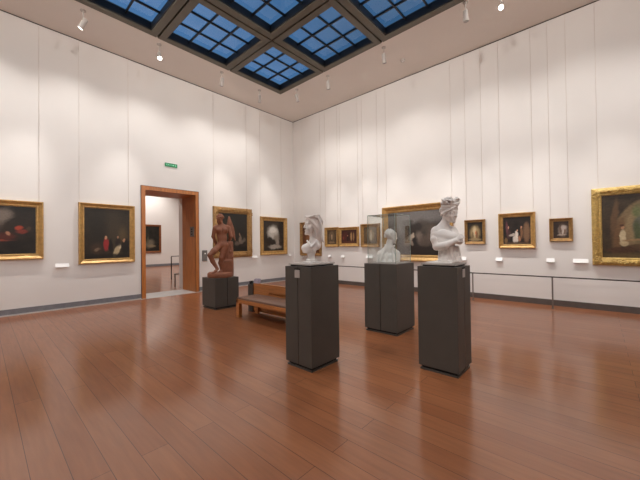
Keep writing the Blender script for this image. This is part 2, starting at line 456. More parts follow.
P['p3'] = paint_mat('paint_dark_tall', (38, 33, 26), [
    (.55, .75, .4, .25, 0, (30, 27, 22), .6), (.35, .5, .2, .3, 0, (54, 46, 30), .6), (.74, .34, .05, .1, 0, (120, 104, 90), .4), (.8, .26, .13, .05, 20, (104, 92, 82), .5), (.62, .2, .07, .07, 0, (98, 84, 74), .5), (.9, .33, .05, .05, 0, (92, 80, 70), .5), (.72, .46, .025, .035, 0, (150, 120, 98), .4), (.5, .08, .5, .08, 0, (26, 22, 18), .5)])
P['p4'] = paint_mat('paint_pale_arch', (52, 44, 36), [
    (.46, .62, .27, .22, 0, (190, 184, 174), .35), (.45, .7, .16, .1, 0, (214, 210, 202), .4), (.62, .42, .12, .12, 0, (140, 130, 118), .5), (.3, .36, .11, .1, 0, (44, 38, 32), .4), (.55, .13, .3, .07, 0, (168, 158, 146), .4), (.68, .27, .08, .14, 0, (150, 140, 130), .5), (.45, .28, .12, .07, 0, (46, 40, 34), .4), (.82, .75, .1, .2, 0, (38, 33, 28), .5)], .07, 7)
P['r1'] = paint_mat('paint_warm_small', (104, 66, 42), [(.5, .5, .25, .3, 0, (150, 104, 72), .6), (.75, .3, .2, .2, 0, (70, 46, 34), .5)])
P['r2'] = paint_mat('paint_brown_niche', (78, 62, 46), [
    (.5, .5, .3, .42, 0, (112, 94, 72), .3), (.5, .42, .18, .3, 0, (64, 52, 40), .4), (.52, .5, .1, .2, 0, (156, 134, 106), .5), (.5, .62, .07, .06, 0, (170, 140, 112), .4), (.5, .12, .34, .06, 0, (134, 112, 84), .4)], .05, 8)
P['r3'] = paint_mat('paint_red_hall', (62, 34, 28), [
    (.25, .5, .2, .35, 0, (78, 36, 30), .6), (.66, .5, .06, .3, 0, (170, 134, 92), .35), (.8, .5, .05, .3, 0, (150, 116, 80), .35), (.73, .5, .03, .3, 0, (70, 44, 32), .4), (.42, .35, .07, .2, 0, (36, 22, 20), .4), (.42, .58, .03, .04, 0, (170, 120, 92), .4), (.5, .06, .5, .08, 0, (92, 54, 38), .5), (.14, .4, .05, .12, 0, (122, 52, 42), .5)], .03, 8)
P['r4'] = paint_mat('paint_cream_figure', (92, 76, 56), [
    (.5, .55, .28, .36, 0, (126, 108, 82), .5), (.55, .45, .09, .26, 0, (196, 184, 160), .4), (.55, .75, .045, .06, 0, (200, 170, 140), .3), (.3, .4, .07, .24, 0, (70, 54, 40), .4), (.72, .5, .06, .2, 0, (150, 128, 96), .5), (.5, .1, .42, .08, 0, (70, 56, 42), .5)], .05, 8)
P['r5'] = paint_mat('paint_large_crowd', (46, 40, 36), [
    (.5, .88, .6, .16, 0, (112, 108, 106), .5), (.2, .62, .14, .2, 0, (92, 88, 86), .6), (.36, .62, .1, .13, 0, (48, 42, 38), .4), (.36, .77, .09, .05, 0, (64, 56, 50), .4), (.62, .66, .12, .14, 0, (74, 66, 60), .5), (.55, .64, .07, .09, 0, (46, 40, 37), .4),  # first blob: grey reflection across the canvas top, painted into the colour
    (.28, .45, .12, .18, 0, (66, 60, 55), .5), (.4, .36, .045, .12, -15, (160, 150, 136), .35), (.46, .44, .03, .06, 0, (176, 160, 142), .3), (.43, .27, .03, .07, 25, (140, 128, 114), .3), (.5, .3, .04, .1, 0, (30, 26, 24), .4), (.34, .28, .05, .1, 20, (128, 116, 104), .5), (.58, .38, .06, .14, 10, (118, 106, 96), .5), (.66, .3, .1, .15, 0, (84, 72, 64), .5), (.8, .45, .1, .22, 0, (96, 84, 74), .5), (.84, .5, .03, .05, 0, (170, 140, 116), .4),
    (.22, .3, .08, .16, 0, (44, 38, 34), .4), (.5, .08, .6, .12, 0, (40, 33, 29), .4), (.12, .25, .06, .18, 0, (76, 66, 60), .5)], .04, 7, coat=.4)
P['r6'] = paint_mat('paint_bright_arch', (40, 33, 26), [
    (.5, .45, .38, .4, 0, (104, 86, 58), .25), (.5, .46, .28, .32, 0, (168, 146, 106), .4), (.48, .5, .12, .24, 0, (206, 188, 150), .5), (.62, .36, .08, .2, 0, (120, 82, 56), .4), (.36, .34, .06, .18, 0, (112, 94, 68), .4), (.5, .1, .4, .07, 0, (150, 130, 96), .4), (.55, .45, .03, .1, 0, (190, 108, 70), .4)], .05, 9)
P['r7'] = paint_mat('paint_white_dress', (36, 28, 24), [
    (.86, .42, .13, .38, 0, (108, 80, 58), .2), (.86, .42, .09, .3, 0, (122, 94, 70), .3), (.15, .55, .045, .28, 5, (104, 62, 66), .4), (.22, .36, .07, .16, 0, (74, 48, 46), .5), (.2, .62, .025, .05, 0, (196, 146, 120), .3),
    (.46, .17, .1, .16, 0, (216, 206, 194), .3), (.5, .36, .055, .13, 8, (226, 214, 200), .3), (.34, .34, .12, .05, 12, (190, 178, 166), .35), (.52, .5, .028, .035, 0, (206, 160, 130), .3), (.68, .42, .045, .2, 0, (128, 92, 64), .4), (.67, .62, .025, .04, 0, (190, 140, 110), .3), (.6, .2, .05, .1, 0, (170, 120, 90), .4), (.5, .03, .6, .05, 0, (82, 62, 44), .5), (.1, .14, .06, .1, 0, (120, 92, 62), .4)], .035, 9)
P['r8'] = paint_mat('paint_pale_oval', (66, 50, 40), [
    (.2, .5, .2, .5, 0, (48, 36, 30), .5), (.60, .45, .30, .34, 0, (132, 116, 106), .3), (.66, .62, .2, .14, 12, (186, 172, 162), .5), (.46, .52, .07, .2, 8, (104, 84, 70), .4), (.62, .36, .05, .15, -10, (196, 182, 168), .35), (.74, .40, .05, .13, 0, (120, 92, 76), .4), (.54, .2, .26, .05, 4, (168, 152, 138), .4), (.50, .72, .03, .05, 0, (84, 62, 50), .4)], .07, 8)
P['r9'] = paint_mat('paint_garden_arch', (58, 46, 32), [
    (.45, .50, .33, .44, 0, (122, 102, 74), .05), (.47, .48, .29, .40, 0, (136, 116, 84), .08), (.47, .46, .23, .36, 0, (88, 92, 84), .08), (.50, .42, .19, .26, 0, (98, 102, 98), .3), (.45, .80, .16, .05, -8, (72, 84, 52), .5), (.27, .72, .035, .08, 0, (96, 104, 66), .5), (.27, .42, .03, .16, 0, (72, 80, 50), .5), (.4, .3, .12, .06, 0, (62, 74, 44), .5),
    (.10, .62, .025, .3, -4, (92, 68, 46), .4), (.13, .36, .04, .26, -6, (104, 76, 50), .4), (.165, .34, .024, .11, 0, (188, 172, 138), .25), (.172, .23, .034, .045, 0, (172, 154, 120), .3), (.165, .48, .014, .022, 0, (170, 126, 94), .3), (.158, .51, .018, .016, 0, (74, 46, 32), .3), (.15, .12, .12, .05, 0, (70, 46, 30), .2), (.28, .17, .09, .05, 0, (74, 50, 33), .3), (.30, .28, .14, .018, 0, (142, 114, 80), .2),
    (.6, .22, .3, .1, 0, (92, 78, 46), .4), (.7, .4, .06, .2, 0, (128, 96, 72), .4), (.7, .58, .025, .04, 0, (190, 150, 120), .3), (.5, .03, .6, .05, 0, (92, 74, 46), .5)], .02, 9)
P['n1'] = paint_mat('paint_next_gallery', (34, 32, 26), [(.5, .3, .22, .16, 20, (112, 104, 88), .5), (.4, .5, .05, .2, 0, (86, 82, 66), .5), (.6, .2, .18, .06, 0, (130, 116, 92), .5), (.3, .7, .2, .2, 0, (40, 42, 32), .5)])
P['n2'] = paint_mat('paint_next_side', (60, 52, 40), [(.5, .5, .3, .3, 0, (90, 80, 60), .5)])

painting('left', -9.86, -7.928, 1.222, 2.53, .135, .085, 'slope', P['p1'], M['gold'], 'wide gold-framed dark painting with red-capped figures, cut by the left edge', (-8.0, -9.7))
painting('left', -7.283, -6.045, 1.058, 2.592, .125, .085, 'slope', P['p2'], M['gold'], 'gold-framed dark painting with a red figure, left of the doorway', (-7.26, -6.18))
painting('left', -3.70, -2.165, 1.05, 2.79, .205, .10, 'carved', P['p3'], M['gold_old'], 'tall dull gold-framed dark painting behind the terracotta statue', (-3.66, -2.36), carved=3)
painting('left', -1.768, -.45, 1.082, 2.556, .16, .09, 'slope', P['p4'], M['gold'], 'gold-framed painting of a pale arch, nearest the room corner on the doorway wall', (-1.75, -.69))
painting('right', -.42, -1.565, 1.02, 2.37, .12, .08, 'slope', P['r1'], M['gold_old'], 'orange-brown framed painting mostly hidden behind the veiled marble bust', (-.52, -1.53))
painting('right', -1.765, -2.41, 1.372, 2.10, .105, .07, 'slope', P['r2'], M['gold'], 'small upright painting of a brown niche, just right of the veiled bust', (-1.79, -2.39))
painting('right', -2.45, -3.336, 1.384, 2.075, .11, .07, 'slope', P['r3'], M['gold'], 'small dark red landscape-format painting left of the glass display case', (-2.52, -3.31))
painting('right', -3.425, -4.177, 1.358, 2.146, .12, .08, 'slope', P['r4'], M['gold_old'], 'small painting of a cream figure seen behind the left glass of the case', (-3.5, -4.1))
painting('right', -4.298, -6.527, .925, 2.64, .20, .11, 'slope', P['r5'], M['gold'], 'largest painting of a grey crowd, behind the display case and marble bust', (-4.43, -6.50))
painting('right', -6.835, -7.343, 1.435, 2.085, .075, .07, 'slope', P['r6'], M['gold_old'], 'smallest upright painting with a bright arch, right of the crossed-arm bust', (-6.88, -7.28))
painting('right', -7.655, -8.43, 1.325, 2.195, .105, .085, 'slope', P['r7'], M['gold'], 'nearly square painting of a woman in a white dress', (-7.70, -8.39))
painting('right', -8.695, -9.12, 1.48, 2.01, .08, .075, 'slope', P['r8'], M['gold_old'], 'small painting with a pale oval, next to the big carved-frame painting', (-8.72, -9.05))
painting('right', -9.435, -11.70, .965, 2.60, .165, .10, 'carved', P['r9'], M['gold_carved'], 'big garden arch painting in a carved gold frame, cut by the right edge', (-9.55, -11.5), carved=9)
painting('left', -1.62, -.10, .98, 2.98, .13, .08, 'flat', P['n1'], M['frame_brown'], 'brown-framed dark painting seen through the doorway', base=FY1)
painting('right', 11.5, 9.2, 1.0, 2.95, .14, .09, 'flat', P['n2'], M['gold'], 'gold-framed painting edge seen at the right side of the doorway view', base=FX1)

# ------------------------------------------------------------------ wall labels, sign, panels
def wall_label(wall, a0, a1, z, label):
    w = abs(a1-a0); c = (a0+a1)/2
    loc, rz = ((c, 0, z), 0) if wall == 'left' else ((0, c, z), -PI/2)
    t = thing('wall_label', label, 'label', loc, rz, 'white wall labels under the paintings')
    bm = bmesh.new()   # sloping card
    vs = [(-w/2, -.012, .045), (w/2, -.012, .045), (w/2, -.06, -.04), (-w/2, -.06, -.04)]
    top = [bm.verts.new(v) for v in vs]; bot = [bm.verts.new((v[0], v[1]+.004, v[2]-.006)) for v in vs]
    bm.faces.new(top); bm.faces.new(bot[::-1])
    for i in range(4): bm.faces.new((top[i], bot[i], bot[(i+1) % 4], top[(i+1) % 4]))
    obj('card', bm, M['label'], t)
    bm = bmesh.new()   # wedge bracket below
    A = [bm.verts.new((-w/2+.012, y, q)) for y, q in ((0, .034), (-.012, .034), (-.052, -.04), (-.05, -.05), (0, -.05))]
    B = [bm.verts.new((w/2-.012, v.co.y, v.co.z)) for v in A]
    bm.faces.new(A); bm.faces.new(B[::-1])
    for i in range(5): bm.faces.new((A[i], B[i], B[(i+1) % 5], A[(i+1) % 5]))
    obj('bracket', bm, M['label'], t)
wall_label('left', -7.72, -7.465, 1.05, 'white wall label between the two paintings left of the doorway')
wall_label('left', -2.17, -1.925, 1.03, 'white wall label between the statue and the pale arch painting')
wall_label('left', -.33, -.22, 1.04, 'tiny white wall label beside the room corner, left of the veiled bust')
wall_label('right', -.47, -.58, .965, 'tiny white wall label partly hidden by the veiled bust')
wall_label('right', -1.91, -2.05, 1.02, 'tiny white wall label under the small brown niche painting')
wall_label('right', -2.53, -2.67, 1.015, 'tiny white wall label under the dark red painting')
wall_label('right', -3.62, -3.89, 1.02, 'white wall label seen behind the glass case, left of its bust')
wall_label('right', -6.71, -6.86, 1.035, 'white wall label beside the elbow of the crossed-arm bust')
wall_label('right', -7.575, -7.72, 1.04, 'white wall label under the white dress painting')
wall_label('right', -8.63, -8.78, 1.045, 'white wall label under the pale oval painting')
wall_label('right', -9.11, -9.37, 1.045, 'wide white wall label just left of the carved-frame garden painting')

t = thing('exit_sign', 'small green exit sign high on the wall above the doorway', 'sign', (-5.04, 0, 3.912))
obj('panel', box(-.178, .178, -.03, 0, -.052, .052, .004), M['green'], t)
def stroke(bm, x0, z0, x1, z1, w=.006):
    d = Vector((x1-x0, 0, z1-z0)).normalized(); n_ = Vector((-d.z, 0, d.x))*w/2
    a, b = Vector((x0, -.0312, z0)), Vector((x1, -.0312, z1))
    bm.faces.new([bm.verts.new(v) for v in (a-n_, b-n_, b+n_, a+n_)])
bm = bmesh.new(); bm.faces.new([bm.verts.new(p) for p in ((.03, -.0312, 0), (.056, -.0312, -.026), (.056, -.0312, -.009), (.082, -.0312, -.009), (.082, -.0312, .009), (.056, -.0312, .009), (.056, -.0312, .026))])
obj('arrow', bm, M['sign_white'], t)
bm = bmesh.new()
for q in ((.125, .008, .12, -.012), (.12, -.012, .138, -.022), (.138, -.022, .132, -.038), (.12, -.012, .104, -.034), (.125, .008, .108, -.002), (.125, .008, .142, .0)): stroke(bm, *q, w=.009)
bx(bm, .122, .134, -.032, -.03, .016, .03)
obj('running_figure', bm, M['sign_white'], t)
x = -.14; w_, h_ = .028, .022
for ch in 'EXIT':
    bm = bmesh.new()
    for q in {'E': ((0, -1, 0, 1), (0, 1, 1, 1), (0, 0, .8, 0), (0, -1, 1, -1)), 'X': ((0, -1, 1, 1), (0, 1, 1, -1)), 'I': ((.5, -1, .5, 1),), 'T': ((0, 1, 1, 1), (.5, 1, .5, -1))}[ch]:
        stroke(bm, x+q[0]*w_, q[1]*h_, x+q[2]*w_, q[3]*h_)
    x += w_*1.45
    obj('letter', bm, M['sign_white'], t)

t = thing('wall_control_panel', 'grey control box on the wall between doorway and statue', 'control panel', (-4.0, 0, 1.147))
obj('housing', box(-.078, .078, -.05, 0, -.175, .175, .008), M['grey'], t)
obj('button', box(-.022, .022, -.056, -.05, .05, .09, .004), M['label'], t)
t = thing('door_intercom', 'dark grey control plate on the oak door lining', 'control panel', (DX1, .2, 1.93))
obj('plate', box(-.02, 0, -.13, .13, -.16, .16, .006), M['grey'], t)
bm = bmesh.new()
for z in (-.08, 0, .08): bx(bm, -.025, -.02, -.05, .05, z-.018, z+.018, .003)
obj('key_panel', bm, M['black'], t)

# ------------------------------------------------------------------ barrier rail along the right wall
t = thing('barrier_rail', 'low dark barrier rail on thin steel posts along the right wall', 'railing', (-.40, -8.765, 0))
obj('handrail', box(-.014, .014, -6.0, 8.3, .682, .708, .004), M['rail'], t)
for k in range(-3, 6):
    y = k*1.643
    b = bmesh.new(); tube(b, (0, y, 0), (0, y, .684), .015)
    pst = obj('post', b, M['post'], t)
    obj('foot', lathe([(.035, 0), (.035, .008), (.016, .014)], 20), M['post'], pst, loc=(0, y, 0))

# ------------------------------------------------------------------ plinths
def plinth(x0, x1, y0, y1, h, split, label, slab=True):
    cx, cy = (x0+x1)/2, (y0+y1)/2; a, b = (x1-x0)/2, (y1-y0)/2
    t = thing('plinth', label, 'plinth', (cx, cy, 0))
    obj('base_plate', box(-a+.012, a-.012, -b+.012, b-.012, 0, .022, .003), M['charcoal'], t)
    obj('core', box(-a+.03, a-.03, -b+.03, b-.03, .022, h-.006), M['black'], t)
    z0, g = .052, .006
    if split == 'y':
        obj('side_panel', box(-a, a, -b, -g, z0, h, .003), M['charcoal'], t); obj('side_panel', box(-a, a, g, b, z0, h, .003), M['charcoal'], t)
    else:
        obj('side_panel', box(-a, -g, -b, b, z0, h, .003), M['charcoal'], t); obj('side_panel', box(g, a, -b, b, z0, h, .003), M['charcoal'], t)
    if slab:
        obj('spacer', box(-a+.05, a-.05, -b+.045, b-.045, h, h+.016), M['black'], t)
        obj('top_slab', box(-a+.03, a-.03, -b+.03, b-.03, h+.016, h+.034, .003), M['slab'], t)
    return t
plinth(-6.345, -5.835, -7.068, -6.622, 1.224, 'y', 'tall charcoal plinth under the veiled marble bust, in front of the bench')
plinth(-4.455, -3.835, -7.145, -6.53, 1.148, 'y', 'tall charcoal plinth carrying the glass display case', slab=False)
plinth(-5.410, -4.960, -8.390, -7.932, 1.217, 'x', 'tall charcoal plinth under the crossed-arm marble bust, nearest on the right')
plinth(-5.307, -4.69, -3.035, -2.42, .718, 'x', 'low charcoal plinth under the terracotta winged statue', slab=False)

def label_card(loc, rz, label):
    t = thing('label_card', label, 'label', loc, rz)
    obj('card', box(-.042, .042, -.006, -.002, -.095, 0, .001), M['slab'], t)
    obj('clip', box(-.05, .05, -.003, 0, -.02, .018, .001), M['black'], t)
label_card((-6.345, -6.842, 1.185), -PI/2, 'pale label card clipped to the plinth of the veiled bust')
label_card((-5.205, -8.390, 1.19), 0, 'pale label card clipped to the plinth of the crossed-arm bust')

# glass case
t = thing('display_case', 'clear glass display case over the short-haired white bust', 'display case', (-4.150, -6.8475, 1.148))
a, b, zt = .268, .26, .82
obj('base_tray', box(-a, a, -b, b, 0, .014, .002), M['slab'], t)
for nm, q in (('glass_panel', (-a, -a+.006, -b, b)), ('glass_panel', (a-.006, a, -b, b)), ('glass_panel', (-a+.006, a-.006, -b, -b+.006)), ('glass_panel', (-a+.006, a-.006, b-.006, b))):
    bm = bmesh.new()
    x0, x1, y0, y1 = q
    if x1-x0 < .01: pts = ((x0, y0, .014), (x0, y1, .014), (x0, y1, zt), (x0, y0, zt))
    else: pts = ((x0, y0, .014), (x1, y0, .014), (x1, y0, zt), (x0, y0, zt))
    bm.faces.new([bm.verts.new(p) for p in pts]); obj('glass_panel', bm, M['case_glass'], t)
bm = bmesh.new(); bm.faces.new([bm.verts.new(p) for p in ((-a, -b, zt), (a, -b, zt), (a, b, zt), (-a, b, zt))])
obj('glass_lid', bm, M['case_glass'], t)
bm = bmesh.new(); e = .0035
for sx in (-1, 1):
    for sy in (-1, 1): bx(bm, sx*a-e, sx*a+e, sy*b-e, sy*b+e, .014, zt)
    bx(bm, sx*a-e, sx*a+e, -b, b, zt-e, zt+e)
for sy in (-1, 1): bx(bm, -a, a, sy*b-e, sy*b+e, zt-e, zt+e)
obj('glass_edge', bm, M['case_edge'], t)

# ------------------------------------------------------------------ bench
t = thing('gallery_bench', 'oak gallery bench with brown leather seat and low slotted back', 'bench', (-5.355, -3.96, 0))
LEN = 2.1                       # runs toward -y; seat faces -x, back board at local x .55
bm = bmesh.new(); y0, y1 = -LEN, 0
bx(bm, 0, .03, y0, y1, .30, .375, .004); bx(bm, 0, .53, y1-.07, y1, .30, .375, .004); bx(bm, 0, .53, y0, y0+.07, .30, .375, .004)
obj('seat_frame', bm, M['wood_h'], t)
for y in (y1-.10, y0): obj('leg', box(0, .075, y, y+.10, 0, .30, .004), M['wood_h'], t)
for y in (y1-.10, y0): obj('leg', box(.47, .53, y, y+.10, 0, .30, .004), M['wood_h'], t)
bm = box(.008, .525, y0+.01, y1-.01, .36, .412, .018, 3)
obj('seat_cushion', bm, M['leather'], t, True)
bm = bmesh.new()                # back board with a row of slots along its lower edge
bx(bm, .53, .575, y0, y1+.13, .03, .432); bx(bm, .53, .575, y0, y1+.13, .472, .637, .004)
k = y0; sl = .06
bx(bm, .53, .575, -.42, y1+.13, .432, .472)
k = -.42
while k-sl > y0:
    bx(bm, .53, .575, k-sl, k-sl+.02, .432, .472); k -= sl
bk = obj('backrest', bm, M['wood_h'], t)
obj('slot_backing', box(.578, .584, y0, y1+.12, .41, .49), M['black'], bk)
obj('end_panel', box(.50, .62, y1+.132, y1+.30, 0, .60, .004), M['charcoal'], t)
t = thing('leaflet_holder', 'small dark box standing on the end panel of the oak bench', 'holder', (-4.80, -3.745, .601))
obj('tray', box(-.045, .045, -.045, .045, 0, .012, .002), M['black'], t)
obj('back_plate', box(-.045, .045, .035, .045, .012, .075, .002), M['black'], t)
bm = bmesh.new()
rnd = random.Random(4)
for k in range(4):
    dx = -.03+.018*k; w = .16
    v = [bm.verts.new(p) for p in ((dx, -.05, .0), (dx+.012, -.2, .0), (dx+.03+rnd.uniform(0, .01), -.19, .085+rnd.uniform(0, .02)), (dx+.008, -.04, .09+rnd.uniform(-.02, .02)))]
    bm.faces.new(v)
o = obj('leaflet_bundle', bm, M['paper'], None); o.location = (-4.80, -3.80, .637)
tag(o, 'pale lilac leaflets standing on top of the oak bench back', 'leaflets')

# ------------------------------------------------------------------ next gallery furniture
t = thing('wooden_chair', 'dark wooden chair seen in profile through the doorway', 'chair', (-4.0, 1.95, 0), RAD(-23))
# local: seat faces -x
for x, y, h in ((-.12, -.15, .43), (-.12, .15, .43), (.12, -.15, .90), (.12, .15, .90)):
    obj('leg', box(x-.02, x+.02, y-.02, y+.02, 0, h, .004), M['wood_chair'], t)
obj('seat', box(-.15, .14, -.18, .18, .43, .465, .008), M['wood_chair'], t)
bm = bmesh.new(); bx(bm, .11, .13, -.13, .13, .78, .89, .004); bx(bm, .11, .13, -.13, .13, .6, .66, .004)
obj('backrest', bm, M['wood_chair'], t)
t = thing('barrier_rail', 'grey barrier rail with a slim post, seen through the doorway', 'railing', (-3.28, 4.36, 0))
obj('handrail', box(0, 3.2, -.02, .02, 1.0, 1.03, .004), M['rail'], t)
for x in (0, 1.6, 3.2): obj('post', tubes(((x, 0, 0), (x, 0, 1.0), .022)), M['rail'], t)

# ------------------------------------------------------------------ ceiling spotlights
def spotlight(loc, aim, label, on=False, length=.24):
    """loc: lamp centre; hangs from the ceiling by a thin stem"""
    x, y, z = loc
    t = thing('ceiling_spotlight', label, 'spotlight', (x, y, H), 0, 'white spotlights around the skylight')
    obj('mount_plate', lathe([(.05, -.02), (.055, -.012), (.055, 0)], 24), M['lamp_white'], t)
    obj('stem', tubes(((0, 0, z-H+.02), (0, 0, -.015), .011)), M['lamp_white'], t)
    d = (Vector(aim)-Vector(loc)).normalized()
    qt = Vector((0, 0, -1)).rotation_difference(d).to_euler()
    L2 = length/2
    hs = obj('lamp_housing', lathe([(.03, L2), (.048, L2-.015), (.05, 0), (.056, -L2+.02), (.056, -L2), (.048, -L2), (.046, -L2+.012)], 28), M['lamp_white'], t, True, (0, 0, z-H), qt)
    obj('lens', lathe([(.045, -L2+.004), (.045, -L2+.014)], 24), M['lamp_on'] if on else M['lamp_off'], hs)
    return t
def spot(loc, aim, power, size=70, blend=.9, col=(1, .93, .86), rad=.06):
    l = bpy.data.lights.new('spot_lamp', 'SPOT'); l.energy = power; l.spot_size = RAD(size); l.spot_blend = blend; l.color = col; l.shadow_soft_size = rad
    o = link(bpy.data.objects.new('spot_lamp', l)); d = (Vector(aim)-Vector(loc)).normalized()
    o.location = Vector(loc)+d*.17
    o.rotation_euler = d.to_track_quat('-Z', 'Y').to_euler()
LZ = 6.36; WP = 95; WALL_FILL = 980; PICT = 340
vis = [((-7.40, -1.27, LZ), (-8.6, 0, 3.6), 'lit white spotlight nearest the top left, glaring at the viewer', True),
       ((-5.83, -1.27, LZ), (-6.2, -3.5, 3.0), 'white spotlight with a lit lens, above and left of the exit sign', True),
       ((-4.06, -1.27, LZ), (-4.0, -.0, 1.8), 'white unlit spotlight below the skylight, second left of the room corner', False),
       ((-2.63, -1.20, LZ), (-2.0, 0, 2.2), 'white slanted spotlight just left of the skylight tip', False),
       ((-1.81, -2.15, LZ), (-.4, -2.4, 2.4), 'white slanted spotlight just right of the skylight tip', False),
       ((-1.73, -3.45, LZ), (-.6, -3.3, 1.8), 'white spotlight above the small paintings, third right of the corner', False),
       ((-1.76, -5.42, LZ), (-.5, -5.2, 1.8), 'white faint spotlight beside the round ceiling detector', False),
       ((-1.9, -7.50, LZ), (-1.3, -7.7, 2.0), 'white long spotlight near the top right beneath the skylight edge', False),
       ((-1.55, -8.10, 6.45), (-4.4, -8.6, 3.5), 'lit round spotlight cut by the top edge, right of the skylight', True)]
for loc, aim, lab, on in vis: spotlight(loc, aim, lab, on)
t = thing('smoke_detector', 'small round white detector on the ceiling over the right wall', 'detector', (-.90, -5.52, H))
obj('housing', lathe([(.02, -.05), (.055, -.045), (.065, -.02), (.07, 0)], 28), M['lamp_white'], t, True)
obj('sensor', lathe([(.012, -.058), (.018, -.05)], 16), M['label'], t)

# wall washers: the lamps of the track that runs round the skylight on all four sides
WARM = (1, .945, .885)
for x in (-12.2, -10.4, -8.9, -7.40, -5.83, -4.06, -2.63): spot((x, -1.27, LZ), (x, 0, 2.0), WP, 110, 1, WARM)
for y in (-2.15, -3.45, -5.42, -7.50, -9.3, -11.2, -13.0): spot((-1.8, y, LZ), (0, y, 1.8), WP*1.1, 110, 1, WARM)
for y in (-3, -6, -9, -12): spot((X0+2.0, y, LZ), (X0, y, 2.4), WP*1.5, 120, 1, WARM)
for x in (-3, -6, -9, -12): spot((x, Y0+1.6, LZ), (x, Y0, 2.4), WP*1.5, 120, 1, WARM)
# added long-throw fill from the unseen sides, evening the light on the two walls
for x in (-11, -8, -5, -2.5): spot((x, Y0+1.8, LZ), (x+.5, 0, 4.8), WALL_FILL, 50, 1, WARM, .3)
for y in (-2.5, -5.5, -8.5, -12): spot((X0+2, y, LZ), (0, y+.3, 4.8), WALL_FILL, 50, 1, WARM, .3)
# picture lights
for src, dst in (((-7.4, -1.27), (-8.8, 0)), ((-5.83, -1.27), (-6.66, 0)), ((-4.06, -1.27), (-3.0, 0)), ((-2.2, -1.27), (-1.1, 0))):
    spot((*src, LZ), (*dst, 1.7), PICT, 34, 1, WARM, .05)
for y0, y1 in ((-2.15, -2.6), (-3.45, -3.8), (-4.3, -5.0), (-5.42, -6.3), (-6.3, -7.1), (-7.2, -8.05), (-8.2, -8.9), (-8.9, -10.2)):
    spot((-1.8, y0, LZ), (0, y1, 1.7), PICT, 32, 1, WARM, .05)
# lamps picking out the sculptures
spot((-9.6, -5.6, LZ), (-6.1, -6.85, 1.5), 330, 30, .7, WARM)
spot((-8.4, -10.5, LZ), (-5.18, -8.15, 1.6), 190, 30, .7, WARM)
spot((-6.4, -9.6, LZ), (-4.15, -6.85, 1.4), 190, 30, .7, WARM)
spot((-7.6, -4.0, LZ), (-5.03, -2.73, 1.4), 130, 30, .7, WARM)
for x, y in ((-9.5, -3.5), (-4, -5.5), (-5.5, -10.5), (-10, -9.5)): spot((x, y, LZ+.2), (x, y, 0), 360, 130, 1, WARM, .25)  # broad fill spots added under the skylight to lift floor and room
for x, y in ((-6, 4), (-2, 9), (-7, 10)): spot((x, y, LZ), (x, y+.3, 0), 620, 140, 1, WARM, .25)
spot((-1, FY1-2.0, LZ), (-.8, FY1, 2.4), 520, 110, 1, WARM); spot((-.4, 10, LZ), (FX1, 10, 2.4), 380, 110, 1, WARM)

